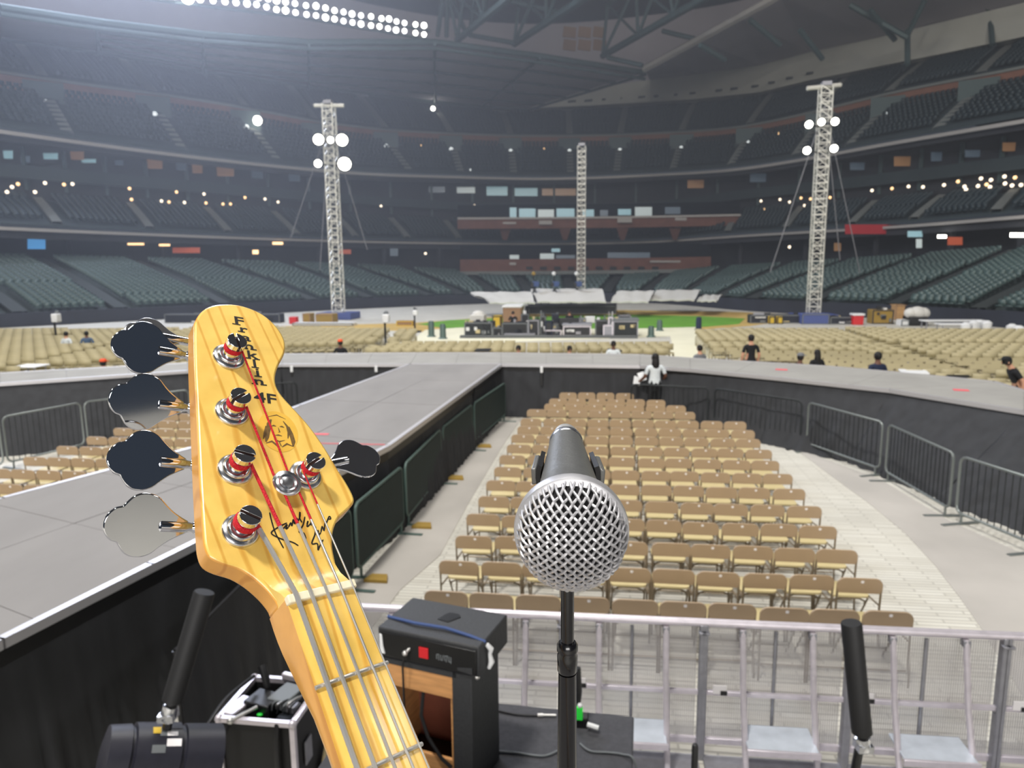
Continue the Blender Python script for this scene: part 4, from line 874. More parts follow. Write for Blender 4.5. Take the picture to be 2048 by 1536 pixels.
for i, (px_, py_) in enumerate(POST):
    x, y = px_*mm, py_*mm; A = Matrix.Translation((x, y, HF))
    b = MB(); b.lathe([(.0108, 0), (.0108, .0012), (.0100, .0022), (.0082, .0028), (.0078, .0040), (.0070, .0046), (.0064, .0046)], 28, A); tu = b.build('tuner', 'chrome_post', BASS)
    # post: waisted barrel with a slotted top
    b = MB(); b.lathe([(.0052, .004), (.0052, .0075), (.0047, .0085), (.0047, .0118), (.0062, .0130), (.0064, .0136)], 28, A); b.build('post', 'chrome', tu)
    for s_ in (-1, 1):
        pts = []
        for k in range(13):
            a = R(180*k/12); pts.append((.0064*math.cos(a), s_*(.0009+max(0, .0064*math.sin(a)-.0009))))
        b = MB(); b.prism(pts if s_ > 0 else pts[::-1], .0136, .0178, A @ Matrix.Rotation(R(slot_dir[i]), 4, 'Z')); b.build('post_head', 'chrome', tu, bevel=.0003)
    b = MB(); b.box((0, 0, 0), (.0118, .0017, .001)); sl = b.mesh('slot', 'slot_dark'); o = link('slot', sl, tu); o.matrix_local = A @ Matrix.Rotation(R(slot_dir[i]), 4, 'Z') @ Matrix.Translation((0, 0, .0142))
    # silk winding
    b = MB(); pts = []; rw = [.0008, .00085, .0010, .00125, .00075][i]; turns = 3.4
    for k in range(int(turns*22)):
        a = 2*math.pi*k/22*(-1 if i < 4 else 1)+R(90 if i < 4 else 60); pts.append((x+(.0047+rw)*math.cos(a), y+(.0047+rw)*math.sin(a), HF+.0122-.0036*k/(turns*22)-rw*.2))
    b.tube(pts, rw, 7); b.build('silk_winding', 'silk', tu)
    # shaft and clover key behind the headstock
    ax = Vector((-.973, .23, 0)) if i < 4 else Vector((.99, .12, 0)); ax.normalize(); zk = -.034
    base = Vector((x, y, zk)); edge = [.0135, .0125, .0115, .0125, .043][i]
    st = Vector([(-10.1, 201.6), (-20.6, 156.4), (-30.3, 112.7), (-40.5, 69.7), (67.4, 102.8)][i]+(0,))*mm; st.z = zk; st = st-ax*.0035*(1 if i < 4 else 4.0)
    rt0 = st-ax*.012
    b = MB(); b.tube([rt0, st+ax*.001], .0026, 12); b.tube([st, st+ax*.004, st+ax*.006, st+ax*.009], [.0037, .0037, .0024, .0031], 14); b.build('key_shaft', 'chrome', tu)
    b = MB(); b.box(rt0-ax*.004+Vector((0, 0, .004)), (.016, .018, .012), math.atan2(ax.y, ax.x)); b.build('gear_housing', 'chrome', tu, bevel=.0015)
    camloc = (BASS.matrix_world.inverted() @ CO); vd = (camloc-(st+ax*.035)).normalized(); nn = (vd-ax*vd.dot(ax)).normalized(); tt = nn.cross(ax)
    nn2 = nn*math.cos(R(key_tilt[i]))+tt*math.sin(R(key_tilt[i])); tt2 = nn2.cross(ax)
    o_ = st-ax*.003; K = Matrix(((ax.x, tt2.x, nn2.x, o_.x), (ax.y, tt2.y, nn2.y, o_.y), (ax.z, tt2.z, nn2.z, o_.z), (0, 0, 0, 1)))
    b = MB(); b.prism([(s_*mm, t_*mm) for s_, t_ in clover[::-1]], -.0011, .0011, K); b.build('key', 'chrome', tu, bevel=.0007, smooth=30)
    b = MB(); b.tube([K @ Vector((.010, 0, .0004)), K @ Vector((.0125, 0, .0004)), K @ Vector((.026, 0, .0004)), K @ Vector((.0268, 0, .0004))], [.0022, .0032, .0032, .002], 14); b.build('key_barrel', 'chrome', tu)
    if i == 0:   # the top tuner carries a second, smaller lever behind its key
        n3 = nn*math.cos(R(-38))+tt*math.sin(R(-38)); t3 = n3.cross(ax); o3 = o_-tt2*.011-nn2*.010; up3 = -1 if (BASS.matrix_world.to_3x3() @ tt2).z < 0 else 1
        o3 = o_+tt2*(.012*up3)-nn2*.009+ax*.002; K3 = Matrix(((ax.x, t3.x, n3.x, o3.x), (ax.y, t3.y, n3.y, o3.y), (ax.z, t3.z, n3.z, o3.z), (0, 0, 0, 1)))
        b = MB(); b.prism([(s_*mm*.82, t_*mm*.8) for s_, t_ in clover[::-1]], -.0011, .0011, K3); b.build('lever_key', 'chrome_post', tu, bevel=.0007, smooth=30)
        b = MB(); b.tube([K3 @ Vector((.004, 0, .0004)), K3 @ Vector((.024, 0, .0004))], .003, 12); b.build('lever_barrel', 'chrome', tu)
# strings: silk covered from post to past the string retainer, then bare winding over the nut
NUTX = [-16.9, -8.2, 1.3, 10.3, 18.2]; SD = [1.55, 1.25, 1.0, .8, .55]; RET = Vector((.0073, .0751, HF))
order = [(0, 3), (1, 2), (2, 1), (3, 0), (4, 4)]
for si, pi in order:
    x, y = POST[pi][0]*mm, POST[pi][1]*mm; r = SD[si]*mm; sd = .0058 if pi < 4 else -.0058
    st = Vector((x+sd, y-.001, HF+.0085+.0005)); nut = Vector((NUTX[si]*mm, .0, .0030+r*.6))
    mid = [st]
    if si in (2, 3):
        rx = RET.x+(-.0055 if si == 2 else .0042); mid.append(Vector((rx, RET.y+.003, HF+.0040))); mid.append(Vector((rx+.002*(1 if si == 3 else 1), RET.y-.004, HF+.0042)))
    ye = [.0455, .044, .0455, .047, .055][si]
    prev = mid[-1]; t = (prev.y-ye)/(prev.y-nut.y); e = prev.lerp(nut, t)
    b = MB(); b.tube(mid+[e], [r*.82]*len(mid)+[r*.95], 8); so = b.build('string', 'silk', BASS, label='red silk wrapped string end')
    nb_ = []; L_ = (nut-e).length
    end = Vector((NUTX[si]*mm*1.0+NUTX[si]*mm*.72*.62, -.62, .0042+r))
    # wound string: fine rings as radius ripple
    pts = []; rad = []; p2 = [e, nut+Vector((0, .002, 0)), nut+Vector((0, -.002, 0)), end]
    step = max(.0009, r*.9)
    for a_, c_ in zip(p2[:-1], p2[1:]):
        far = (a_.y < -.01); m_ = max(1, int((c_-a_).length/step)) if si < 3 else max(1, int((c_-a_).length/.004))
        for k in range(m_):
            p = a_.lerp(c_, k/m_)
            if p.y < -.20: break
            pts.append(p); rad.append(r*(.93 if (len(pts) % 2 and si < 3) else 1.0))
    pts.append(end); rad.append(r)
    b = MB(); b.tube(pts, rad, 7); b.build('wound_string', 'nickel', BASS, smooth=25 if si < 3 else 60)
b = MB(); b.lathe([(.0035, 0), (.0035, .004), (.0088, .0046), (.0092, .0056), (.0086, .0064), (.0070, .0060), (.0058, .0068), (.0046, .0062), (.0036, .0068), (.0016, .0064), (.0001, .0064)], 28, Matrix.Translation(RET)); b.build('string_retainer', 'chrome_post', BASS)
# lettering printed on the headstock
def text_on(parent, s, size, x, y, z, m, rot=0, ex=.00003, sx=1.0, name='lettering'):
    c = bpy.data.curves.new(name, 'FONT'); c.body = s; c.size = size; c.align_x = 'CENTER'; c.align_y = 'CENTER'; c.extrude = ex; c.offset = size*.02
    o = bpy.data.objects.new(name, c); COL.objects.link(o); dg = bpy.context.evaluated_depsgraph_get(); me = bpy.data.meshes.new_from_object(o.evaluated_get(dg)); bpy.data.objects.remove(o)
    me.materials.clear(); me.materials.append(M[m]); q = link(name, me, parent); q.matrix_local = Matrix.Translation((x, y, z)) @ Matrix.Rotation(rot, 4, 'Z') @ Matrix.Diagonal((sx, 1, 1, 1)); return q
word_ = 'Franklin'
for k, ch in enumerate(word_):
    t = k/7; text_on(hs, ch, .0105 if k == 0 else .0096, (21.0+(18.2-21.0)*t+(1.2 if 0 < k < 7 else 0))*mm, (214.4+(159.2-214.4)*t)*mm, HF+.0002, 'ink', R(-10), sx=1.55)
    for ox, bl, wd in {'F': [(-.0022, -.0036, .0058)], 'r': [(-.0016, -.0025, .0050)], 'n': [(-.0030, -.0025, .0044), (.0030, -.0025, .0044)], 'k': [(-.0030, -.0035, .0044), (.0034, -.0035, .0040)], 'l': [(0, -.0035, .0052)], 'i': [(0, -.0035, .0052)]}.get(ch, []):   # slab serifs
        b = MB(); b.box((0, 0, 0), (wd, .0010, .00006)); o = link('serif', b.mesh('serif', 'ink', 0), hs)
        o.matrix_local = Matrix.Translation(((21.0-2.8*t+(1.2 if 0 < k < 7 else 0))*mm, (214.4-55.2*t)*mm, HF+.0002)) @ Matrix.Rotation(R(-10), 4, 'Z') @ Matrix.Translation((ox, bl, 0))
text_on(hs, '4F', .0118, 18.2*mm, 144.6*mm, HF+.0002, 'ink', R(-13), sx=1.35)
# small oval portrait print: a generic engraved head
ov = [(.0134*math.cos(R(a)), .0165*math.sin(R(a))) for a in range(0, 360, 10)]
PA = Matrix.Translation((18.2*mm, 117.5*mm, HF+.00012)) @ Matrix.Rotation(R(-14), 4, 'Z')
def flat(pts, z, m, name):
    b = MB(); b.prism(pts, 0, .00003); o = link(name, b.mesh(name, m, 0), hs); o.matrix_local = PA @ Matrix.Translation((0, 0, z)); return o
flat(ov, 0, 'portrait_tint', 'portrait_oval')
def stroke(pts, w_, z=.0001, m='portrait_ink', name='engraved_line', par=None, Am=None):
    b = MB(); P_ = [Vector((p[0], p[1], 0)) for p in pts]; L_ = []; R_ = []
    for i, p in enumerate(P_):
        d = (P_[min(i+1, len(P_)-1)]-P_[max(i-1, 0)]).normalized(); nrm = Vector((-d.y, d.x, 0)); ww = w_*(.35 if i in (0, len(P_)-1) else 1)/2; L_.append(p+nrm*ww); R_.append(p-nrm*ww)
    n = len(P_); b.add(L_+R_, [(i, n+i, n+i+1, i+1) for i in range(n-1)]); o = link(name, b.mesh(name, m, 0), par or hs); o.matrix_local = (Am or PA) @ Matrix.Translation((0, 0, z)); return o
q_ = .001
for pts, w_ in [([(4*q_, 9*q_), (6.5*q_, 5*q_), (7*q_, 0), (6*q_, -5*q_)], .0014), ([(-4*q_, 9*q_), (-6*q_, 5*q_), (-6.6*q_, 0), (-8*q_, -6*q_), (-9*q_, -10*q_)], .0022), ([(7.5*q_, 5*q_), (8.6*q_, -1*q_), (9.5*q_, -7*q_), (9*q_, -11*q_)], .0024), ([(-8*q_, 3*q_), (-9*q_, -3*q_), (-10.5*q_, -8*q_)], .0016),
                ([(-4.2*q_, 3.6*q_), (-2.6*q_, 4.2*q_), (-1.2*q_, 3.8*q_)], .0011), ([(1.2*q_, 3.9*q_), (2.8*q_, 4.3*q_), (4.3*q_, 3.8*q_)], .0011), ([(.2*q_, 3*q_), (.9*q_, -.6*q_), (-.2*q_, -1*q_)], .0008), ([(-2.2*q_, -3.6*q_), (0, -3.2*q_), (2.2*q_, -3.6*q_)], .0010), ([(-3.5*q_, -7*q_), (0, -8.4*q_), (3.8*q_, -6.8*q_)], .0009),
                ([(-9*q_, -11*q_), (-5*q_, -9*q_), (-1*q_, -12.5*q_), (0, -15*q_)], .0013), ([(9*q_, -11*q_), (5*q_, -9.5*q_), (1.4*q_, -12.5*q_)], .0013), ([(-6*q_, 11*q_), (0, 13.4*q_), (6*q_, 11*q_)], .0007), ([(0, -9*q_), (1*q_, -12*q_)], .0016)]:
    stroke(pts, w_*1.25)
# signature in marker, as handwriting strokes
def sgpt(cx, cy):   # signature laid out in the photograph's close-up grid, mapped to the headstock face in mm
    return ((cx-890)/310*41.2+(cy-1060)/190*-7.2-9.3)*mm, (61.3-(cx-890)/310*6.8-(cy-1060)/190*25.6)*mm
SG = [[(908, 1068), (915, 1110), (928, 1165), (945, 1205), (962, 1242)], [(985, 1120), (950, 1138), (918, 1158), (912, 1172), (935, 1188), (970, 1204), (1005, 1215), (1030, 1232)], [(965, 1150), (985, 1128), (978, 1150), (990, 1142)], [(990, 1142), (1003, 1120), (1006, 1136), (1016, 1104), (1020, 1126), (1032, 1096), (1035, 1116)], [(1035, 1116), (1048, 1090), (1050, 1066), (1046, 1096), (1056, 1120)],
      [(1072, 1090), (1060, 1130), (1042, 1158), (1040, 1168), (1060, 1172), (1068, 1200)], [(1078, 1130), (1085, 1112), (1078, 1140), (1094, 1128), (1104, 1108), (1098, 1136)], [(1120, 1140), (1112, 1180), (1095, 1216), (1098, 1226), (1120, 1225), (1120, 1255), (1128, 1240), (1150, 1205)], [(1115, 1180), (1130, 1160), (1128, 1184), (1142, 1170)], [(1142, 1170), (1152, 1140), (1158, 1162), (1166, 1130), (1172, 1112)], [(1172, 1128), (1192, 1090), (1198, 1102), (1180, 1104)]]
for s_ in SG:
    pts = [sgpt(*p) for p in s_]; fine = []
    for i in range(len(pts)-1):
        p0, p1, p2, p3 = pts[max(i-1, 0)], pts[i], pts[i+1], pts[min(i+2, len(pts)-1)]
        for k in range(5):
            t = k/5; fine.append(tuple(.5*(2*p1[j]+(p2[j]-p0[j])*t+(2*p0[j]-5*p1[j]+4*p2[j]-p3[j])*t*t+(-p0[j]+3*p1[j]-3*p2[j]+p3[j])*t**3) for j in (0, 1)))
    fine.append(pts[-1]); stroke(fine, .0009, 0, 'ink', 'signature_stroke', hs, Matrix.Translation((0, 0, HF+.0002)))

# ================================================================ microphone on its stand
def camp(px_, py_, d): return CO+CR*((px_-1024)/FPX*d)-CU*((py_-768)/FPX*d)+CF*d
mc = camp(1143, 1068, .338); mt = camp(1132, 884, .495); md = (mt-mc).normalized()
mz = md; mx_ = (CR-mz*CR.dot(mz)).normalized(); my_ = mz.cross(mx_)
MW = Matrix(((mx_.x, my_.x, mz.x, mc.x), (mx_.y, my_.y, mz.y, mc.y), (mx_.z, my_.z, mz.z, mc.z), (0, 0, 0, 1)))
MIC = thing('microphone', 'dark grey vocal microphone with silver woven ball grille facing the camera', 'microphone'); MIC.matrix_world = MW
RB = .0252
b = MB(); pitch = .00285; n_ = 8
for fam in (0, 1):
    for i in range(-n_, n_+1):
        a = i*pitch; rr = math.sqrt(max(1e-9, RB*RB-a*a))
        if rr < .006: continue
        pts = []; amax = R(104); N_ = int(2*amax*rr/.00072)
        for k in range(N_+1):
            th = -amax+2*amax*k/N_; bb = rr*math.sin(th); zz = -rr*math.cos(th)
            if zz > .0035: continue
            rho = 1+(.00042/RB)*math.cos(math.pi*bb/pitch)*(1 if (i+fam) % 2 == 0 else -1)
            u_, v_ = (a, bb) if fam == 0 else (bb, a); c4 = .7071
            pts.append(Vector(((u_-v_)*c4*rho, (u_+v_)*c4*rho, zz*rho)))
        if len(pts) > 3: b.tube(pts, .00066, 6)
g_ = b.build('grille', 'mic_wire', MIC, label='silver woven wire ball grille'); g_['kind'] = 'stuff'
b = MB(); b.ball((0, 0, 0), .0236, 24); b.build('foam_liner', 'mic_foam', MIC)
b = MB(); b.lathe([(.0250, .0), (.0268, .001), (.0272, .0045), (.0268, .0085), (.0246, .0095)], 48); b.build('grille_band', 'mic_wire', MIC)
b = MB(); b.lathe([(.0246, .008), (.0228, .016), (.0205, .024), (.0192, .030)], 40); b.build('grille_cone', 'mic_wire', MIC)
b = MB(); b.lathe([(.0192, .030), (.0190, .036), (.0178, .042), (.0168, .055), (.0115, .148), (.0112, .152)], 40); b.build('handle', 'mic_body', MIC)
b = MB(); b.lathe([(.0112, .152), (.0116, .153), (.0116, .158), (.0112, .160), (.0098, .162)], 32); b.build('connector_ring', 'chrome_post', MIC)
b = MB(); b.lathe([(.0098, .162), (.0096, .170), (.0085, .178), (.0060, .184), (.0042, .186)], 28); b.build('cable_plug', 'nickel', MIC)
b = MB(); b.tube([(0, 0, .180), (0, .006, .188), (0, .025, .192), (.004, .08, .19), (.006, .3, .18)], .0032, 8); b.build('cable', 'black_plastic', MIC)
b = MB(); b.lathe([(.0158, .058), (.0160, .059)], 24); 
# clip and stand
STAND = thing('microphone_stand', 'black straight microphone stand with clip holding the microphone', 'microphone stand'); ce_ = MW @ Vector((0, 0, .095)); px0 = ce_.copy()
STAND.location = (px0.x, px0.y, 2.26); SI = Matrix.Translation(-STAND.location)
b = MB(); N_ = 18
for s_ in (-1, 1):
    pass
V = []; zs = (.084, .116)
for k in range(N_+1):
    a = R(90-112+224*k/N_)          # open towards the top (-my is up on screen)
    for z in zs:
        ri = .0168-.0565*(z-.055)*1.0+.001; 
        for r_ in (ri, ri+.0028): V.append(SI @ (MW @ Vector((r_*math.cos(a), r_*math.sin(a), z))))
F = []
for k in range(N_):
    o = 4*k; F += [(o, o+4, o+6, o+2), (o+1, o+3, o+7, o+5), (o, o+1, o+5, o+4), (o+2, o+6, o+7, o+3)]
F += [(0, 2, 3, 1), (4*N_, 4*N_+1, 4*N_+3, 4*N_+2)]
b.add(V, F); b.build('clip', 'black_plastic', STAND, smooth=50)
for s_ in (-1, 1):
    b = MB(); ps = []
    for z in (.086, .114):
        ri = .0168-.0565*(z-.055)+.002; x0 = s_*(ri+.001); ps.append((SI @ (MW @ Vector((x0+s_*.0036, -.004, z))), SI @ (MW @ Vector((x0+s_*.0005, -.0045, z))), SI @ (MW @ Vector((x0-s_*.0004, .005, z))), SI @ (MW @ Vector((x0+s_*.003, .006, z)))))
    b.hexa(ps[0], ps[1]) if s_ > 0 else b.hexa(ps[0][::-1], ps[1][::-1]); b.build('clip_prong', 'mic_body', STAND, bevel=.0008)
top = SI @ px0
b = MB(); b.box((top.x, top.y, top.z-.0235), (.012, .03, .022)); b.build('clip_base', 'black_plastic', STAND, bevel=.002)
b = MB(); b.tube([(top.x, top.y, top.z-.03), (top.x, top.y, top.z-.052)], .0062, 16); b.build('swivel', 'black_plastic', STAND)
b = MB(); b.tube([(top.x, top.y, top.z-.05), (top.x, top.y, top.z-.12)], .0041, 16); b.build('upper_tube', 'black_gloss', STAND)
b = MB(); b.lathe([(.0048, -.130), (.0062, -.128), (.0064, -.118), (.0058, -.1165), (.0058, -.115), (.0066, -.1145), (.0066, -.111), (.0052, -.109)], 24, Matrix.Translation((top.x, top.y, top.z))); b.build('clutch', 'black_gloss', STAND)
b = MB(); b.lathe([(.0085, -top.z+.015), (.0085, -.55), (.0080, -.36), (.0072, -.28), (.0056, -.130)], 24, Matrix.Translation((top.x, top.y, top.z))); b.build('lower_tube', 'black_gloss', STAND)
b = MB(); b.lathe([(.125, 0), (.125, .008), (.11, .016), (.03, .02), (.012, .03)], 36); b.build('base', 'black_gloss', STAND)

# ================================================================ backline in the pit
def frame_from(o, ang): return Matrix.Translation(o) @ Matrix.Rotation(ang, 4, 'Z')
a0 = Vector((-.654, 3.229, 1.955)); a1 = Vector((-.16, 3.027, 1.955)); aang = math.atan2(a1.y-a0.y, a1.x-a0.x); AWd = (a1-a0).length; ADp = .335; AH = .15
AMP = thing('amplifier_head', 'black amplifier head with red logo badge and white handle strap', 'amplifier', a0, aang)
b = MB(); b.box((AWd/2, ADp/2, AH/2), (AWd, ADp, AH)); b.build('cabinet', 'black_vinyl', AMP, bevel=.008)
b = MB(); b.box((AWd/2, -.002, AH/2-.003), (AWd-.025, .012, AH-.03)); b.build('face_panel', 'black_panel', AMP, bevel=.003)
b = MB(); b.prism([(-.05, -.035), (.012, -.045), (.05, .02), (.03, .045), (-.025, .045)], 0, .004); o = b.build('top_vent', 'black_panel', AMP, bevel=.002); o.location = (AWd*.53, ADp*.60, AH)
b = MB(); b.tube([(-.004, .10, AH+.004), (AWd*.3, .075, AH+.012), (AWd*.6, .085, AH+.012), (AWd*.85, .07, AH+.006), (AWd+.003, .062, AH-.004)], .0075, 6); b.build('strap', 'blue_strap', AMP)
b = MB(); b.prism([(0, -.05), (.028, -.05), (.018, -.01), (.014, .045), (0, .05)], 0, .006, Matrix.Rotation(R(90), 4, 'X')); o = b.build('corner_light', 'white_plastic', AMP, bevel=.002); o.location = (.016, -.008, .075)
b = MB(); b.box((0, 0, 0), (.048, .006, .052)); o = b.build('badge', 'red', AMP, bevel=.001); o.location = (AWd*.475, -.011, .072)
for k, h_ in enumerate([.022, .030, .026, .030, .024, .034, .026, .03]):
    b = MB(); b.box((0, 0, 0), (.004, .003, h_)); o = b.build('lettering', 'grey_gear', AMP, smooth=0); o.location = (AWd*.60+k*.0105, -.009, .066-(.004 if k == 7 else 0)); o.rotation_euler = (0, R(12 if k in (3, 5) else 0), 0)
    if k in (0, 2, 4, 6):
        b = MB(); b.box((0, 0, 0), (.009, .003, .004)); o = b.build('lettering', 'grey_gear', AMP, smooth=0); o.location = (AWd*.60+k*.0105+.005, -.009, .066+(.012 if k in (0, 4) else -.012))
b = MB(); b.prism([(0, 0), (.075, .012), (.075, -.02), (0, -.012)], 0, .004, Matrix.Rotation(R(90), 4, 'X')); o = b.build('vent_badge', 'black_vinyl', AMP); o.location = (AWd*.80, -.008, .035)
b = MB(); b.tube([(AWd*.315, -.02, .066), (AWd*.33, -.0, .075)], .008, 10); b.ball((AWd*.305, -.026, .06), .014, 8); b.build('jack_plug', 'nickel', AMP)
b = MB(); b.tube([(AWd*.30, -.03, .05), (AWd*.285, -.035, .0), (AWd*.28, -.03, -.06), (AWd*.28, -.028, -.3)], .005, 8); b.build('cable', 'black_plastic', AMP)
hp = [(AWd+.006, .07, AH-.02), (AWd+.022, .08, AH-.045), (AWd+.014, .085, AH-.075), (AWd+.022, .085, AH-.11), (AWd+.008, .085, AH-.145)]
b = MB(); b.tube(hp, [.010, .013, .009, .014, .009], 10); b.build('handle', 'white_plastic', AMP)
# open-backed speaker cabinet under the amplifier
co = a0+Vector((0, 0, 0)); CH = .62
CAB = thing('speaker_cabinet', 'open backed black speaker cabinet with bare wood inside, under the amplifier', 'cabinet', (a0.x, a0.y, a0.z-CH), aang)
cw = AWd*.93; cd = ADp*.92
for nm_, c_, d_, m in [('side_panel', (.02, cd/2, CH/2), (.03, cd, CH), 'black_vinyl'), ('side_panel', (cw-.055, cd/2, CH/2), (.10, cd, CH), 'black_vinyl'), ('top_panel', (cw/2-.03, cd/2, CH-.015), (cw-.1, cd, .03), 'black_vinyl'), ('bottom_panel', (cw/2-.03, cd/2, .015), (cw-.1, cd, .03), 'black_vinyl'), ('front_baffle', (cw/2-.03, cd-.01, CH/2), (cw-.1, .02, CH-.05), 'wood_red'),
                     ('back_rail', (cw/2-.035, .012, CH-.085), (cw-.135, .018, .11), 'wood_open'), ('lower_rail', (cw/2-.035, .03, .09), (cw-.135, .018, .12), 'wood_open'), ('inner_wall', (cw-.118, cd/2, CH/2), (.01, cd-.03, CH-.07), 'wood_open'), ('inner_wall', (.042, cd/2, CH/2), (.01, cd-.03, CH-.07), 'wood_open')]:
    b = MB(); b.box(c_, d_); b.build(nm_, m, CAB, bevel=.003)
b = MB(); b.tube([(cw*.46, .02, CH-.14), (cw*.45, .0, CH-.26), (cw*.52, -.004, CH-.36), (cw*.66, 0, CH-.46), (cw*.75, .01, CH-.5)], .009, 6); b.build('cable', 'black_plastic', CAB)
b = MB(); b.ball((cw-.0, .05, CH-.03), .014, 6); b.build('corner_cap', 'nickel', CAB)
# grey carpeted riser
rz_ = a0.z-CH; c0 = atz(1268, 1432, rz_); c1 = atz(985, 1404, rz_); dr = (c0-c1).normalized(); nrm = Vector((dr.y, -dr.x, 0)); 
RS = thing('riser', 'dark grey carpeted riser behind the microphone stand', 'riser')
q = [c1-dr*.75, c0, c0+nrm*1.5, c1-dr*.75+nrm*1.5]; q = ccw([Vector((p.x, p.y, 0)) for p in q])
b = MB(); b.hexa([p+Vector((0, 0, rz_-.08)) for p in q], [p+Vector((0, 0, rz_)) for p in q]); b.build('top', 'riser_carpet', RS, bevel=.01)
for p in q:
    ce2 = sum(q, Vector())/4; p2 = p+(ce2-p)*.06; b = MB(); b.box((p2.x, p2.y, (rz_-.08)/2), (.06, .06, rz_-.08), math.atan2(dr.y, dr.x)); b.build('leg', 'black_plastic', RS)
def onr(x, y, dz=0): return atz(x, y, rz_)+Vector((0, 0, dz))
def cable(name, pts, r, m, label): b = MB(); b.tube(pts, r, 8); return tag(b.build(name, m), label, 'cable')
def cat(P, n=6):
    out = []
    for i in range(len(P)-1):
        p0, p1, p2, p3 = P[max(i-1, 0)], P[i], P[i+1], P[min(i+2, len(P)-1)]
        for k in range(n): t = k/n; out.append(.5*(2*p1+(p2-p0)*t+(2*p0-5*p1+4*p2-p3)*t*t+(3*p1-p0-3*p2+p3)*t**3))
    return out+[P[-1]]
cable('audio_cable', cat([onr(x, y, .008) for x, y in [(995, 1424), (1035, 1432), (1075, 1434)]]), .006, 'black_plastic', 'black cable with silver plug lying across the riser')
b = MB(); b.tube([onr(1075, 1434, .01), onr(1086, 1433.5, .01)], .011, 10); b.tube([onr(1086, 1433.5, .01), onr(1112, 1434, .01)], .007, 10); tag(b.build('cable_plug', 'nickel'), 'silver jack plug at the cable end on the riser', 'plug')
cable('audio_cable', cat([onr(x, y, .008) for x, y in [(985, 1505), (1030, 1508), (1085, 1515), (1115, 1505)]]), .006, 'grey_gear', 'grey cable curving left of the microphone stand')
cable('audio_cable', cat([onr(x, y, .008) for x, y in [(1160, 1490), (1180, 1505), (1215, 1508), (1245, 1512), (1268, 1524)]]+[onr(1286, 1540, -.15)]), .006, 'grey_gear', 'grey cable running off the right riser edge')
# wireless transmitter style box standing on the riser
tp = onr(1160, 1450); TB = thing('stompbox', 'small green-lit black device standing on the riser right of the stand', 'device', tp, YAW)
b = MB(); b.box((0, 0, .03), (.09, .06, .06)); b.build('case', 'black_plastic', TB, bevel=.006); b = MB(); b.box((-.012, -.03, .09), (.055, .02, .075)); b.build('display', 'green_glow', TB, bevel=.004)
b = MB(); b.tube([(-.012, -.01, .12), (-.012, 0, .2), (-.015, .01, .33)], [.016, .022, .018], 10); b.build('antenna', 'black_plastic', TB)
b = MB(); b.tube([(.04, -.05, .04), (.10, -.06, .03)], .014, 8); b.build('plug', 'white_plastic', TB); b = MB(); b.ball((0, -.03, .135), .014, 8); b.build('knob', 'white_plastic', TB)
# second small antenna at the bottom right
sp = aty(1390, 1500, 2.6); TH = thing('hand_transmitter', 'short black antenna rod at the bottom edge before the barricade', 'antenna', (sp.x, sp.y, 0)); b = MB(); b.lathe([(.013, sp.z-.25), (.013, sp.z+.015), (.010, sp.z+.024), (.004, sp.z+.026)], 16); b.build('rod', 'black_plastic', TH)
b = MB(); b.tube([(0, 0, 0), (0, 0, sp.z-.25)], .018, 8); b.box((0, 0, .01), (.3, .3, .02)); b.build('post', 'black_plastic', TH)

# flight case with rack gear at left
FZ = 1.0; fa = atz(438, 1437, FZ); fb = atz(585, 1449, FZ); fang = math.atan2(fb.y-fa.y, fb.x-fa.x); FW = (fb-fa).length; FD = .46
FC = thing('flight_case', 'open black flight case with aluminium edges, left of the bass neck', 'flight case', (fa.x, fa.y, 0), fang)
for c_, d_ in [((FW/2, .012, FZ/2), (FW, .018, FZ-.04)), ((FW/2, FD-.012, FZ/2), (FW, .018, FZ-.04)), ((.012, FD/2, FZ/2), (.018, FD, FZ-.04)), ((FW-.012, FD/2, FZ/2), (.018, FD, FZ-.04)), ((FW/2, FD/2, .02), (FW, FD, .04)), ((FW/2, FD/2, FZ-.12), (FW-.03, FD-.03, .02))]:
    b = MB(); b.box(c_, d_); b.build('panel', 'case_black', FC)
for p, q in [((0, 0, FZ), (FW, 0, FZ)), ((0, FD, FZ), (FW, FD, FZ)), ((0, 0, FZ), (0, FD, FZ)), ((FW, 0, FZ), (FW, FD, FZ)), ((0, 0, 0), (0, 0, FZ)), ((FW, 0, 0), (FW, 0, FZ)), ((FW, FD, 0), (FW, FD, FZ)), ((0, FD, 0), (0, FD, FZ))]:
    b = MB(); b.bar(p, q, .032); b.build('edge_profile', 'alu', FC, smooth=0)
for x in (0, FW):
    for y in (0, FD): b = MB(); b.ball((x, y, FZ), .028, 8); b.build('corner_ball', 'alu', FC)
b = MB(); b.box((FW+.008, .18, FZ-.30), (.012, .10, .16)); b.build('latch', 'alu_dull', FC, bevel=.003)
b = MB(); b.prism([(0, 0), (.16, 0), (.16, .22)], 0, .006, Matrix.Translation((FW+.02, .26, FZ-.62)) @ Matrix.Rotation(R(90), 4, 'Z') @ Matrix.Rotation(R(90), 4, 'X')); b.build('plate', 'chair_seat', FC)
gear = [('black_unit', (FW*.42, FD*.42, FZ-.02), (.2, .16, .12), 'black_plastic', 'black wireless receiver'), ('grey_unit', (FW*.68, FD*.55, FZ+.015), (.15, .2, .07), 'grey_gear', None), ('grey_unit', (FW*.80, FD*.38, FZ+.0), (.13, .07, .05), 'alu_dull', None), ('handle_bar', (FW*.66, FD*.93, FZ+.04), (.22, .04, .045), 'alu', None), ('corner_bracket', (.06, FD*.28, FZ+.0), (.1, .2, .04), 'alu', None), ('rear_unit', (FW*.95, FD*.8, FZ+.04), (.1, .12, .14), 'black_plastic', None)]
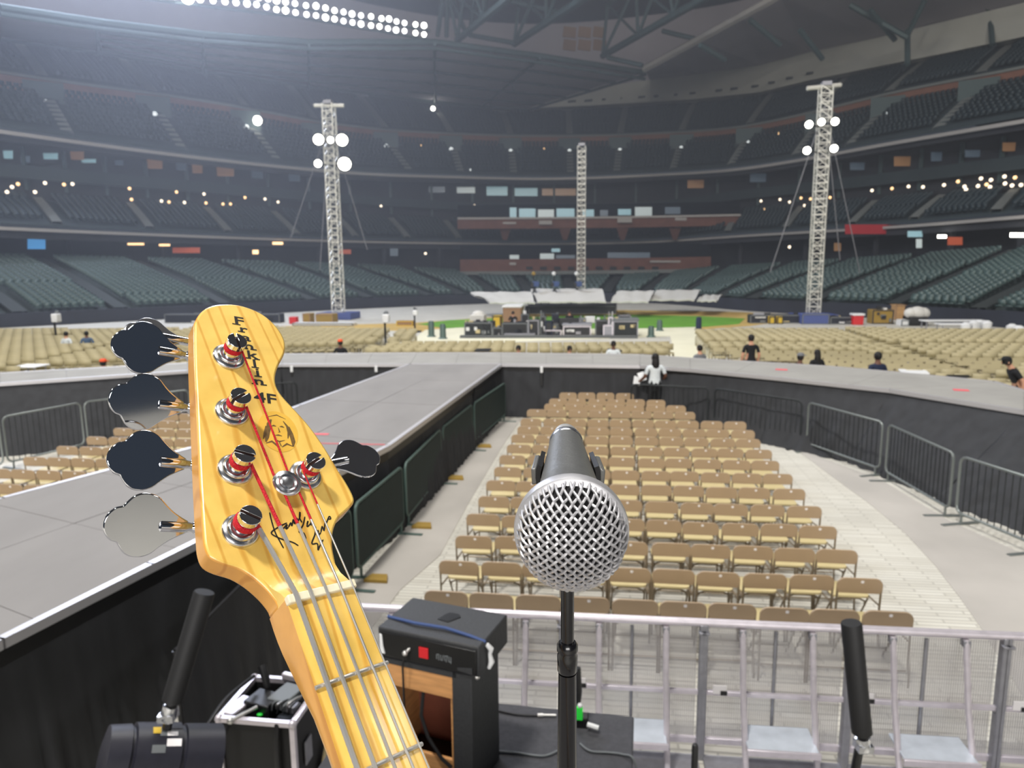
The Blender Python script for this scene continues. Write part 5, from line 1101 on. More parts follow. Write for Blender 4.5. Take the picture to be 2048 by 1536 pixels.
for nm_, c_, d_, m, lb in gear: b = MB(); b.box(c_, d_, R(-14)); b.build(nm_, m, FC, bevel=.008, label=lb)
b = MB(); b.tube([(FW*.38, FD*.62, FZ+.05), (FW*.34, FD*.66, FZ+.11), (FW*.26, FD*.74, FZ+.17)], [.02, .028, .026], 10); b.build('mic_head', 'black_plastic', FC)
b = MB(); b.ball((FW*.46, FD*.2, FZ-.015), .014, 6, (1.4, 1, .6)); b.build('indicator', 'green_glow', FC)
b = MB(); b.tube([(FW*.42, FD*.22, FZ+.03), (FW*.22, -.03, FZ+.02)], .012, 8); b.ball((FW*.20, -.035, FZ+.015), .022, 8); b.build('silver_plug', 'nickel', FC)
b = MB(); b.tube(cat([Vector(p) for p in [(FW*.20, -.04, FZ), (FW*.12, -.09, FZ-.10), (FW*.06, -.10, FZ-.28), (FW*.02, -.12, FZ-.6), (0, -.1, .05)]]), .011, 8); b.build('cable', 'black_plastic', FC)
for k in range(7):
    b = MB(); xx = FW*(.55+.05*k); b.tube(cat([Vector((xx, FD*.2+.03*(k % 3), FZ+.0)), Vector((xx+.02, FD*.25, FZ+.05+.01*(k % 2))), Vector((xx+.05, FD*.35+.02*k, FZ+.03))]), .006, 6); b.build('patch_cable', ['black_plastic', 'grey_gear', 'nickel'][k % 3], FC)
b = MB(); b.tube([(FW*.8, .0, FZ+.0), (FW*.8, -.03, FZ-.1), (FW*.79, -.03, FZ-.45)], .02, 8); b.build('cable_bundle', 'black_plastic', FC)
p0 = aty(508, 1352, fa.y+.3); p1 = aty(455, 1395, fa.y); p2 = aty(415, 1450, fa.y-.25); p3 = aty(370, 1520, fa.y-.45); p4 = aty(330, 1600, fa.y-.6)
cable('stage_cable', cat([p0, p1, p2, p3, p4, Vector((p4.x-.05, p4.y, 0.02))]), .012, 'black_plastic', 'thick black cable looping down left of the flight case')

# stage spotlights with padded pan bars
def spotlight(label, pA, pB, r, tubeA, tubeB, tr, name='spotlight', lens=True):
    # body axis pA-pB, padded bar from tubeA (low) to tubeB (top)
    t = thing(name, label, 'stage light', (pA.x, pA.y, 0)); I = Matrix.Translation(-t.location)
    ax = (pB-pA); L_ = ax.length; ax.normalize(); u = ax.orthogonal().normalized(); v_ = ax.cross(u); A = I @ Matrix(((u.x, v_.x, ax.x, pA.x), (u.y, v_.y, ax.y, pA.y), (u.z, v_.z, ax.z, pA.z), (0, 0, 0, 1)))
    b = MB(); b.lathe([(r*.6, 0), (r*.93, .01), (r*.96, L_*.2), (r*.88, L_*.21), (r*.88, L_*.23), (r, L_*.24), (r, L_*.62), (r*.9, L_*.63), (r*.9, L_*.66), (r*.97, L_*.67), (r*.97, L_), (r*.8, L_), (r*.78, L_*.93)], 36, A); bo_ = b.build('housing', 'lens_barrel', t)
    if lens: b = MB(); b.lathe([(r*.78, L_*.9), (.001, L_*.91)], 32, A); b.build('lens', 'black_gloss', t)
    d = (tubeB-tubeA).normalized(); a_ = tubeA
    b = MB(); q0 = pA+ax*(L_*.5); b.tube([I @ q0.lerp(a_, .35), I @ q0.lerp(a_, .78)], tr*.45, 10); b.build('bar_socket', 'black_plastic', t)
    b = MB(); b.tube([I @ (a_-d*.085), I @ (a_-d*.07), I @ (a_-d*.02), I @ (a_-d*.012)], [tr*.55, tr*.8, tr*.75, tr*.5], 14); b.box(I @ (a_-d*.06), (tr*1.5, tr*1.5, .03)); b.build('clamp', 'chrome_post', t)
    b = MB(); b.tube([I @ (a_-d*.015), I @ (a_+d*.02)], tr*.55, 12); b.build('bar', 'black_plastic', t)
    b = MB(); b.tube([I @ a_, I @ (a_+d*.004), I @ (tubeB-d*.006), I @ tubeB], [tr*.9, tr, tr, tr*.92], 24); b.build('padded_bar', 'foam_black', t)
    b = MB(); b.tube([I @ (pA+ax*(L_*.5)), Vector((0, 0, 0))+(I @ (pA+ax*(L_*.5)))*Vector((1, 1, 0)).x if False else Vector(((I @ (pA+ax*(L_*.5))).x, (I @ (pA+ax*(L_*.5))).y, .03))], .03, 10); b.box(((I @ (pA+ax*(L_*.5))).x, (I @ (pA+ax*(L_*.5))).y, .015), (.5, .5, .03)); b.build('yoke_post', 'black_plastic', t)
    return t, I, A, L_
pA = aty(200, 1520, 2.55); pB = aty(432, 1515, 2.75)
t, I, A, L_ = spotlight('dark cylindrical spotlight with warning labels and padded bar, bottom left corner', pA, pB, .135, aty(345, 1402, 2.66), aty(392, 1202, 2.66)+Vector((0, .08, 0)), .041)
def onbody(s, deg, d_, m, nm_):
    b = MB(); rr = .137; pts = []
    for i in range(4):
        a = R(deg)+(i-1.5)*d_[0]/rr/3; pts.append(a)
    V = [A @ Vector((rr*math.cos(a), rr*math.sin(a), L_*s+k*d_[1])) for k in (0, 1) for a in pts]; b.add(V, [(i, i+1, i+5, i+4) for i in range(3)]); b.build(nm_, m, t, smooth=60)
# find the angle on the body that faces the camera
best = max(range(0, 360, 5), key=lambda g: ((A.to_3x3() @ Vector((math.cos(R(g)), math.sin(R(g)), 0))).dot((CO-pA).normalized())))
for s_, dg, d_, m, nm_ in [(.36, 22, (.035, .03), 'yellow', 'warning_label'), (.42, 20, (.05, .035), 'grey_gear', 'print_label'), (.48, -2, (.03, .055), 'sticker', 'print_label'), (.36, -12, (.03, .05), 'grey_gear', 'print_label'), (.50, 30, (.02, .05), 'lens_barrel', 'print_label'), (.48, 14, (.02, .04), 'sticker', 'print_label')]:
    onbody(s_, best-dg-26, d_, m, nm_)
pA2 = aty(1600, 1580, 2.85); pB2 = aty(1800, 1600, 2.9)
spotlight('dark spotlight at the bottom edge with long black padded bar before the barricade', pA2, pB2, .085, aty(1724, 1466, 2.8), aty(1707, 1250, 2.8)+Vector((0, .02, 0)), .042)
# ================================================================ lighting towers
def tower(label, x, ybase_Y, ytop, xt, w_, lamps, bar=None, guys=(), lampm='lamp_white'):
    base = aty(x, 600, ybase_Y); base.z = 0; top = aty(xt, ytop, ybase_Y); Ht = top.z
    t = thing('lighting_tower', label, 'tower', base, YAW)
    ns = max(6, round(Ht/1.5)); sh = Ht/ns; nc = 3
    b = MB(); h = w_/2
    for sx in (-1, 1):
        for sy in (-1, 1): b.tube([(sx*h, sy*h, 0), (sx*h, sy*h, sh)], .042, 5)
    for k in range(nc):
        z0, z1 = sh*k/nc, sh*(k+1)/nc
        for i, (p, q) in enumerate([((-h, -h), (h, -h)), ((h, -h), (h, h)), ((h, h), (-h, h)), ((-h, h), (-h, -h))]):
            b.tube([(p[0], p[1], z0), (q[0], q[1], z0)], .03, 4); b.tube([(p[0], p[1], z0 if k % 2 else z1), (q[0], q[1], z1 if k % 2 else z0)], .026, 4)
    me = b.mesh('truss_section', 'tower_alu')
    for k in range(ns): o = link('truss_section', me, t); o.location = (0, 0, k*sh)
    b = MB(); b.box((0, 0, Ht+.12), (w_*.8, w_*.8, .24)); b.build('cap', 'alu_dull', t)
    b = MB(); b.box((0, 0, .25), (2.6, 2.2, .5)); b.build('ballast', 'blue_box' if bar else 'grey_gear', t, bevel=.04)
    R3 = Matrix.Rotation(-YAW, 4, 'Z'); loc = lambda p: R3 @ (p-base)
    if bar:
        a_, c_ = loc(aty(bar[0], bar[1], ybase_Y)), loc(aty(bar[2], bar[3], ybase_Y)); b = MB(); b.tube([a_, c_], .13, 6); b.build('top_bar', 'tower_alu', t)
    for lx, ly, r in lamps:
        p = loc(aty(lx, ly, ybase_Y-.9)); d = (loc(CO)-p).normalized(); A = Matrix.Translation(p) @ d.to_track_quat('Z', 'Y').to_matrix().to_4x4()
        b = MB(); b.lathe([(r*.5, -.5), (r*.95, -.3), (r*1.05, 0), (r*.9, .0), (r*.85, -.05)], 14, A); lo = b.build('lamp_housing', 'black_plastic', t)
        b = MB(); b.lathe([(r*.9, -.04), (.01, -.03)], 14, A); b.build('lamp_lens', lampm, lo)
        b = MB(); b.tube([p+Vector((0, .3, 0)), Vector((0, 0, p.z))], .05, 4); b.build('lamp_bracket', 'black_plastic', lo)
    for gx, gy in guys:
        e = aty(gx, gy, ybase_Y+2); b = MB(); b.tube([Vector((0, 0, Ht*.92)), loc(e)], .03, 4); b.build('guy_cable', 'alu_dull', t)
    return t
tower('tall silver truss lighting tower at left with blazing white lamps', 676, 54, 208, 657, .72, [(637, 279, .42), (661, 280, .26), (684, 280, .46), (636, 327, .30), (689, 328, .52)], (628, 211, 688, 211), [(580, 480), (640, 540), (735, 500)])
tower('silver truss lighting tower at right with five round lamps', 1628, 47, 172, 1650, .68, [(1618, 249, .26), (1670, 243, .26), (1643, 244, .24), (1614, 301, .26), (1668, 297, .26)], (1614, 177, 1682, 170), [(1540, 545), (1720, 545), (1680, 520)])
tower('slim silver truss tower in the middle of the field', 1162, 70, 292, 1166, .72, [])
# ================================================================ floodlight bank on the roof edge
FB = thing('floodlight_bank', 'long double row of bright round floodlights on the roof edge', 'floodlights')
r1 = [(848, 51), (831, 49), (809, 46), (793, 43), (778, 38), (763, 37), (742, 33), (722, 31), (704, 28), (687, 24), (669, 21), (651, 16), (632, 12), (612, 11), (590, 7), (571, 4), (553, 1), (536, -2), (518, -5), (500, -8), (480, -12), (460, -16), (440, -20), (418, -24), (396, -28)]
r2 = [(848, 69), (831, 66), (809, 62), (792, 60), (776, 57), (759, 53), (742, 51), (722, 48), (705, 45), (687, 42), (669, 38), (651, 35), (632, 31), (613, 29), (591, 25), (571, 21), (553, 19), (533, 14), (513, 9), (494, 7), (472, 5), (450, 3), (426, 1), (400, -2), (372, -3), (350, -8), (320, -12), (290, -16), (255, -20), (220, -25)]
for i, (x, y) in enumerate(r1+r2):
    Yl = 61+.03*x; p = aty(x, y, Yl); d = (CO-p).normalized(); A = Matrix.Translation(p) @ d.to_track_quat('Z', 'Y').to_matrix().to_4x4(); r = .31 if i % 4 else .36
    b = MB(); b.lathe([(r*.4, -.6), (r*.9, -.3), (r*1.04, 0), (r*.9, .0), (r*.85, -.05)], 12, A); lo = b.build('lamp_housing', 'grey_gear', FB)
    b = MB(); b.lathe([(r*.92, -.03), (.01, -.02)], 12, A); b.build('lamp_lens', 'lamp_white' if (i*7) % 5 in (0, 2) else 'lamp_flood', lo)
for dy in (9, 27): 
    b = MB(); b.tube([aty(860, 62+dy-9, 87.5), aty(600, 14+dy-6, 80), aty(200, -40+dy, 68)], .14, 6); b.build('rail', 'truss_green', FB)
b = MB(); b.ball(aty(375, -6, 72), .6, 10); b.build('main_lamp', 'lamp_white', FB)

# ================================================================ people
def person(label, pos, rz, h, shirt, pants, skin, hair, pose='stand', hat=None, arms=None, longhair=False, lean_=0., group=None):
    s = h/1.75; sit = pose == 'sit'; pz = .50 if sit else .95; dz = pz-.95
    J = {'pelvis': (0, 0, .95+dz), 'belly': (0, .01, 1.10+dz), 'chest': (0, 0, 1.30+dz), 'neckb': (0, -.01, 1.45+dz), 'neck': (0, .0, 1.52+dz), 'head': (0, .02, 1.61+dz), 'crown': (0, .01, 1.69+dz)}
    rad = {'pelvis': (.155, .11), 'belly': (.145, .10), 'chest': (.165, .105), 'neckb': (.075, .065), 'neck': (.052, .054), 'head': (.076, .092), 'crown': (.058, .068)}
    E = [('pelvis', 'belly'), ('belly', 'chest'), ('chest', 'neckb'), ('neckb', 'neck'), ('neck', 'head'), ('head', 'crown')]
    am = arms or {-1: ((-.25, -.03, 1.13), (-.24, .09, .90)), 1: ((.25, -.03, 1.13), (.24, .09, .90))}
    for sd, n in ((-1, 'l'), (1, 'r')):
        el, wr = am[sd]; el = Vector(el)+Vector((0, 0, dz)); wr = Vector(wr)+Vector((0, 0, dz)); d = (wr-el).normalized()
        J[n+'sh'] = (sd*.175, 0, 1.40+dz); J[n+'el'] = tuple(el); J[n+'wr'] = tuple(wr); J[n+'pa'] = tuple(wr+d*.06)
        rad[n+'sh'] = (.064, .064); rad[n+'el'] = (.045, .045); rad[n+'wr'] = (.029, .029); rad[n+'pa'] = (.036, .02)
        E += [('chest', n+'sh'), (n+'sh', n+'el'), (n+'el', n+'wr'), (n+'wr', n+'pa')]
        sidev = d.orthogonal().normalized()
        for k in range(5):
            off_ = sidev*((k-2)*.019); ln = [.05, .075, .08, .075, .06][k]; bs = wr+d*(.085 if k else .045)+off_
            J[f'{n}f{k}'] = tuple(bs); J[f'{n}g{k}'] = tuple(bs+d*ln*.6+off_*(.6 if k == 0 else .1)+Vector((0, .012, 0))); rad[f'{n}f{k}'] = (.010, .010); rad[f'{n}g{k}'] = (.008, .008); E += [(n+'pa', f'{n}f{k}'), (f'{n}f{k}', f'{n}g{k}')]
        if sit:
            J[n+'hip'] = (sd*.10, .03, pz-.02); J[n+'kn'] = (sd*.12, .45, pz); J[n+'an'] = (sd*.12, .42, .09); J[n+'to'] = (sd*.13, .58, .035)
        else:
            J[n+'hip'] = (sd*.095, 0, .88); J[n+'kn'] = (sd*.105, .03, .50); J[n+'an'] = (sd*.11, -.02, .09); J[n+'to'] = (sd*.125, .14, .035)
        rad[n+'hip'] = (.095, .10); rad[n+'kn'] = (.06, .062); rad[n+'an'] = (.042, .045); rad[n+'to'] = (.04, .03)
        E += [('pelvis', n+'hip'), (n+'hip', n+'kn'), (n+'kn', n+'an'), (n+'an', n+'to')]
    if lean_:
        for k in J:
            if not any(q in k for q in ('hip', 'kn', 'an', 'to')) and k != 'pelvis':
                v = Matrix.Rotation(-lean_, 3, 'X') @ (Vector(J[k])-Vector((0, 0, pz))); J[k] = tuple(v+Vector((0, 0, pz)))
    names = list(J); ix = {k: i for i, k in enumerate(names)}
    me = bpy.data.meshes.new('body'); me.from_pydata([J[k] for k in names], [(ix[a], ix[b]) for a, b in E], []); o = bpy.data.objects.new('body', me); COL.objects.link(o)
    sk = o.modifiers.new('skin', 'SKIN'); sk.use_smooth_shade = True
    for i, k in enumerate(names): me.skin_vertices[0].data[i].radius = rad[k]; me.skin_vertices[0].data[i].use_root = (k == 'pelvis')
    sb = o.modifiers.new('sub', 'SUBSURF'); sb.levels = 1; sb.render_levels = 1
    dg = bpy.context.evaluated_depsgraph_get(); bm = bpy.data.meshes.new_from_object(o.evaluated_get(dg)); bpy.data.objects.remove(o)
    bm.materials.clear()
    for m in (shirt, pants, skin): bm.materials.append(M[m])
    segs = [(Vector(J[a]), Vector(J[b]), a, b) for a, b in E]
    def zone(c):
        bd, bz = 9, 0
        for a, b_, na, nb_ in segs:
            ab = b_-a; t = max(0, min(1, (c-a).dot(ab)/max(1e-9, ab.length_squared))); d = (c-a-ab*t).length
            if d < bd:
                bd = d
                if na in ('neck', 'head') or nb_ in ('neck', 'crown'): z = 2
                elif 'hip' in nb_ or 'kn' in nb_ or 'an' in nb_ or 'to' in nb_: z = 1
                elif 'wr' in nb_ or 'pa' in nb_ or 'pa' in na or nb_[1:2] in 'fg' and nb_[:1] in 'lr' and nb_[2:].isdigit(): z = 2
                elif na == 'pelvis' and t < .2: z = 1
                else: z = 0
                if 'el' in nb_ and t > .75: z = 2
                bz = z
        return bz
    bm.polygons.foreach_set('material_index', [zone(p.center) for p in bm.polygons])
    t = thing('person', label, 'person', pos, rz, group); t.scale = (s, s, s)
    link('body', bm, t)
    hd = Vector(J['head']); cr = Vector(J['crown']); up = (cr-hd).normalized()
    b = MB(); A = Matrix.Translation(hd+up*.035+Vector((0, -.012, 0)))
    prof = [(1e-5, .085), (.045, .078), (.078, .05), (.092, .0), (.09, -.05), (.07, -.085)]
    b.lathe(prof, 16, A @ Matrix.Rotation(R(14), 4, 'X') @ Matrix.Diagonal((.98, 1.12, 1.06, 1)))
    if longhair: b.lathe([(.03, .06), (.085, .0), (.098, -.12), (.10, -.22), (.075, -.26)], 14, Matrix.Translation(hd+Vector((0, -.045, 0))) @ Matrix.Diagonal((1, .8, 1, 1)))
    b.build('hair', hair, t)
    face = MB(); face.ball(hd+Vector((0, .105, -.005)), .016, 6, (.9, 1.2, 1.4))
    for sd in (-1, 1): face.ball(hd+Vector((sd*.083, 0, 0)), .022, 6, (.5, .8, 1.3))
    face.m = 1
    for sd in (-1, 1): face.ball(hd+Vector((sd*.032, .088, .022)), .010, 5)
    face.ball(hd+Vector((0, .09, -.045)), .012, 5, (2, .6, .5))
    bmm = bmesh.new(); bmm.from_mesh(bm); n0 = len(bmm.faces); vs = [bmm.verts.new(v) for v in face.v]
    for f_, mi_ in zip(face.f, face.mi):
        fc = bmm.faces.new([vs[i] for i in f_]); fc.material_index = 2+mi_; fc.smooth = True
    bm.materials.append(M['ink']); bmm.to_mesh(bm); bmm.free()
    if hat:
        b = MB(); b.lathe([(1e-5, .10), (.06, .092), (.092, .055), (.098, .015), (.095, .01)], 16, Matrix.Translation(hd+up*.05) @ Matrix.Diagonal((1, 1.1, 1, 1)))
        b.box(hd+Vector((0, .13, .06)), (.14, .1, .012)); b.build('cap', hat, t)
    return t
def ppos(x, ytop, zt, Y=None):
    p = aty(x, ytop, Y) if Y else atz(x, ytop, zt); return Vector((p.x, p.y, 0))
W = person('person in white shirt and black trousers standing with papers before the cross stage', ppos(1311, 707, 1.68), R(6), 1.70, 'cloth_white', 'cloth_black', 'skin_dark', 'hair_black', longhair=True,
           arms={-1: ((-.25, .02, 1.15), (-.32, .22, 1.02)), 1: ((.27, -.02, 1.16), (.24, .14, 1.05))})
for k, (dx, dz_, a) in enumerate([(-.40, 1.02, 20), (-.28, 1.13, -15)]):
    b = MB(); b.box((0, 0, 0), (.17, .02, .22)); o = b.build('paper_stack', 'white_plastic', bevel=.004); p = W.location+Vector((dx, .20, dz_*.97)); o.location = p; o.rotation_euler = (R(-30), R(a), R(10))
    tag(o, ['lower sheaf of white papers in the hand of the person in white', 'upper sheaf of white papers in the hand of the person in white'][k], 'papers', 'papers held')
person('person in black polo with logo standing behind the cross stage, seen from behind', ppos(1503, 669, 1.74), R(4), 1.76, 'cloth_black', 'cloth_black', 'skin_light', 'hair_black')
person('person in grey top sitting beyond the cross stage near the walkway', ppos(1400, 690, 1.26), R(20), 1.72, 'cloth_grey', 'cloth_black', 'skin_light', 'hair_black', 'sit')
person('person with cap turned right, left of the two heads behind the cross stage', ppos(1601, 707, 1.26), R(-60), 1.72, 'cloth_black', 'cloth_black', 'skin_dark', 'hair_black', 'sit', hat='cloth_grey')
person('person with long black hair, right of the two heads behind the cross stage', ppos(1635, 706, 1.16), R(10), 1.72, 'cloth_black', 'cloth_black', 'skin_dark', 'hair_black', 'sit', longhair=True)
person('person in dark top seen from behind, standing at right behind the cross stage', ppos(1757, 704, 1.68), R(8), 1.70, 'cloth_navy', 'cloth_black', 'skin_dark', 'hair_black')
person('person in black cap bending forward at the right frame edge', ppos(2046, 731, 1.45), R(78), 1.74, 'cloth_black', 'cloth_black', 'skin_light', 'hair_black', hat='cloth_black', lean_=R(28))
person('person in white shirt sitting among the far left chairs', ppos(131, 662, 1.28), R(-10), 1.72, 'cloth_white', 'cloth_black', 'skin_light', 'hair_black', 'sit')
person('person in blue-grey top sitting beside the white shirt among the left chairs', ppos(172, 661, 1.28), R(25), 1.72, 'cloth_blue', 'cloth_black', 'skin_dark', 'hair_black', 'sit')
person('person in dark top and orange cap sitting right of the bass headstock', ppos(680, 676, 1.32), R(5), 1.72, 'cloth_black', 'cloth_black', 'skin_dark', 'hair_black', 'sit', hat='orange')
person('person in orange cap half hidden behind the left cross stage', ppos(205, 716, 1.30), R(-5), 1.72, 'cloth_black', 'cloth_black', 'skin_light', 'hair_black', 'sit', hat='orange')
person('person in white top sitting before the mixing position, left one', ppos(1037, 690, 1.26), R(170), 1.72, 'cloth_white', 'cloth_black', 'skin_light', 'hair_black', 'sit')
person('bare headed person before the mixing position, middle one', ppos(1139, 690, 1.26), R(185), 1.70, 'cloth_grey', 'cloth_black', 'skin_light', 'hair_black', 'sit')
person('dark haired person with white collar before the mixing position, right one', ppos(1227, 680, 1.30), R(175), 1.74, 'cloth_white', 'cloth_black', 'skin_dark', 'hair_black', 'sit')
person('person in black behind the mixing desks, beside the tan booth', ppos(1026, 634, 1.34, 40.6), R(180), 1.74, 'cloth_black', 'cloth_black', 'skin_light', 'hair_black', 'sit')
person('person behind the silver mixing desk', ppos(1139, 628, 1.34, 41), R(180), 1.74, 'cloth_black', 'cloth_black', 'skin_light', 'hair_black', 'sit')

# ================================================================ mixing position and gear around the field
CLUTTER = {'equipment_case', 'road_case', 'mixing_console', 'lighting_desk', 'equipment_rack', 'counter', 'monitor_stand', 'stall'}
def crate(name, label, cat_, x0, x1, yt, yb_, dep, m, edge=None, lid=None, group=None, wheels=False, Y=None):
    a, c = (atz(x0, yb_, 0), atz(x1, yb_, 0)) if Y is None else (aty(x0, yb_, Y), aty(x1, yb_, Y)); h = aty((x0+x1)/2, yt, (a.y+c.y)/2).z-max(0, min(a.z, c.z)); z0 = max(0, min(a.z, c.z)) if Y else 0
    w_ = (c-a).length; t = thing(name, label, cat_, (a.x, a.y, z0), math.atan2(c.y-a.y, c.x-a.x), group)
    b = MB(); b.box((w_/2, dep/2, h/2), (w_, dep, h)); b.build('body', m, t, bevel=min(.04, h*.08))
    if edge:
        for z in (.03, h-.03):
            b = MB(); b.box((w_/2, -.01, z), (w_+.02, .03, .06)); b.build('edge_profile', edge, t)
        for x in (.03, w_-.03): b = MB(); b.box((x, -.01, h/2), (.06, .03, h)); b.build('edge_profile', edge, t)
    if name in CLUTTER:
        rr_c = random.Random(label)
        for k in range(7):
            bw, bh = w_*rr_c.uniform(.08, .26), h*rr_c.uniform(.10, .28); b = MB(); topp = k < 3
            b.box((rr_c.uniform(bw/2, w_-bw/2), rr_c.uniform(.1, dep*.6) if topp else -.03, h+bh/2 if topp else rr_c.uniform(bh, h-bh)), (bw, .12 if topp else .05, bh)); b.build('module', rr_c.choice(['black_plastic', 'black_plastic', 'grey_gear', 'alu_dull', 'white_plastic', 'wall_navy', 'chair_seat']), t)
    if lid: b = MB(); b.box((w_/2, dep/2, h+.05), (w_+.1, dep+.1, .12)); b.build('lid', lid, t, bevel=.03)
    if wheels:
        for x in (.1, w_-.1): b = MB(); b.ball((x, .1, .06), .06, 6); b.build('caster', 'black_plastic', t)
    return t, w_, h
crate('mixing_platform', 'low black platform under the mixing desks', 'platform', 920, 1275, 671, 677, .3, 'black_plastic', 'grey_gear')
crate('equipment_case', 'grey equipment case at the left end of the mixing position', 'case', 929, 985, 645, 672, 1.4, 'barrier_dark', 'grey_gear')
t, w_, h = crate('covered_console', 'white tarp covered hump at the mixing position', 'console', 940, 968, 630, 668, 1.2, 'tarp'); 
b = MB(); b.ball((w_/2, .6, h), w_*.45, 10, (1, 1, .6)); b.build('tarp_top', 'tarp', t)
crate('monitor_stand', 'green screened rack beside the grey case', 'rack', 966, 982, 648, 672, .7, 'grey_gear', 'black_plastic')
crate('booth', 'tan plywood booth with white top at the mixing position', 'booth', 1006, 1042, 615, 662, 2.0, 'tan_case', None, 'white_plastic')
crate('road_case', 'black road case below the tan booth', 'case', 1004, 1056, 646, 672, 1.0, 'black_plastic', 'grey_gear')
crate('work_table', 'silver work table front below the booth', 'table', 1008, 1070, 668, 674, .8, 'alu_dull')
crate('road_case', 'black road case with grey screens right of the booth', 'case', 1056, 1078, 640, 672, .9, 'black_plastic', 'alu_dull')
crate('speaker_monitor', 'dark loudspeaker on the mixing position, purple lit', 'loudspeaker', 1090, 1104, 642, 672, .6, 'black_plastic', 'cloth_navy')  # edge profiles coloured navy
crate('mixing_console', 'long silver edged mixing console', 'mixing desk', 1126, 1182, 652, 672, 1.2, 'black_plastic', 'alu', 'alu_dull')
crate('mixing_console', 'smaller silver edged console left of the long one', 'mixing desk', 1090, 1123, 660, 672, .9, 'black_plastic', 'alu')
crate('monitor_screen', 'wide black screen above the long console', 'screen', 1118, 1158, 636, 652, .3, 'black_plastic', None, Y=40)
crate('white_screen', 'white screen above the consoles', 'screen', 1172, 1190, 633, 646, .3, 'white_plastic', None, Y=41)
crate('road_case', 'black road case right of the long console', 'case', 1190, 1216, 640, 672, .8, 'black_plastic', 'grey_gear')
crate('lighting_desk', 'silver framed lighting desk at the right end of the mixing position', 'desk', 1226, 1276, 642, 674, 1.2, 'barrier_dark', 'alu_dull', 'grey_gear')
crate('ladder_frame', 'grey frame between the cases of the mixing position', 'frame', 1206, 1226, 650, 676, .3, 'alu_dull', 'alu')
crate('scaffold_riser', 'dark camera riser behind the grass', 'riser', 1050, 1232, 612, 628, 4, 'black_plastic', 'grey_gear')
crate('barrel', 'yellow machine part at the left of the booth', 'machine', 985, 1002, 632, 660, .8, 'yellow', 'black_plastic')
for k, (x0, x1, yt, yb_, m, e) in enumerate([(930, 944, 646, 671, 'black_plastic', None), (985, 1005, 655, 672, 'black_plastic', 'grey_gear'), (1042, 1058, 628, 668, 'black_plastic', 'grey_gear'), (1080, 1092, 632, 671, 'black_plastic', 'grey_gear'), (1104, 1126, 644, 660, 'grey_gear', 'black_plastic'), (1104, 1118, 628, 646, 'wall_navy', None), (1156, 1172, 636, 654, 'grey_gear', None), (1216, 1226, 634, 674, 'grey_gear', 'alu'), (1236, 1262, 630, 643, 'black_plastic', 'alu_dull')]):
    crate('equipment_rack', ['small black rack at the left end of the mixing position', 'low black case right of the grey case', 'tall black rack right of the tan booth', 'tall black rack left of the consoles', 'grey rack unit behind the small console', 'navy screen behind the small console', 'grey unit above the long console', 'tall silver rack left of the lighting desk', 'black screen above the lighting desk'][k], 'rack', x0, x1, yt, yb_, .5, m, e, Y=None if yb_ > 665 else 40.5)
# camera tripods with blue covers on the riser
for k, x in enumerate((1069, 1109, 1154)):
    base = aty(x, 608, 57); t = thing('camera_tripod', ['leftmost', 'middle', 'rightmost'][k]+' of three broadcast cameras with blue covers on tripods', 'camera tripod', (base.x, base.y, base.z), 0, 'broadcast cameras')
    for a in (90, 210, 330): b = MB(); b.tube([(0, 0, 1.25), (.6*math.cos(R(a)), .6*math.sin(R(a)), 0)], .05, 5); b.build('leg', 'black_plastic', t)
    b = MB(); b.box((.12, 0, 1.55), (.5, .5, .4)); b.build('cover', 'blue_strap', t, bevel=.05); b = MB(); b.box((-.15, 0, 1.5), (.25, .5, .35)); b.build('camera_body', 'black_plastic', t, bevel=.03)
    b = MB(); b.tube([(-.05, 0, 1.6), (-.05, 0, 2.25)], .04, 5); b.build('mast', 'black_plastic', t); b = MB(); b.ball((-.05, 0, 2.35), .16, 6); b.build('beacon', 'yellow_pad' if k == 0 else 'white_plastic', t)
# white tarps over the first rows behind the field
for k, (x0, x1, yt, yb_) in enumerate([(980, 1070, 590, 612), (1075, 1212, 584, 610), (1222, 1296, 588, 610), (1300, 1388, 586, 606), (1394, 1432, 596, 608)]):
    q = [atz(x0, yb_, .9), atz(x1, yb_, .9)]; up_ = [aty(x0+(12 if x0 > 1180 else (-40 if x0 < 1000 else -14)), yt, q[0].y+5), aty(x1+(14 if x0 > 1180 else -8), yt, q[1].y+5)]
    b = MB(); n = 8; V = []
    for j in range(5):
        for i in range(n+1):
            p = q[0].lerp(q[1], i/n).lerp(up_[0].lerp(up_[1], i/n), j/4); V.append(p+Vector((0, 0, .12*math.sin(i*2.1+j*1.3)*(1 if 0 < j < 4 else .3)+.25)))
    m_ = len(V); V += [Vector(v)-Vector((0, 0, .1)) for v in V]; F = [(j*(n+1)+i, j*(n+1)+i+1, (j+1)*(n+1)+i+1, (j+1)*(n+1)+i) for j in range(4) for i in range(n)]; F += [tuple(m_+i for i in f[::-1]) for f in F]
    F += [(i, m_+i, m_+i+1, i+1) for i in range(n)]
    b.add(V, F); tag(b.build('tarp', 'tarp', smooth=60), 'white tarp over the front seat rows, '+['leftmost', 'second from left', 'middle', 'second from right', 'rightmost'][k], 'tarp', 'white tarps behind home plate')
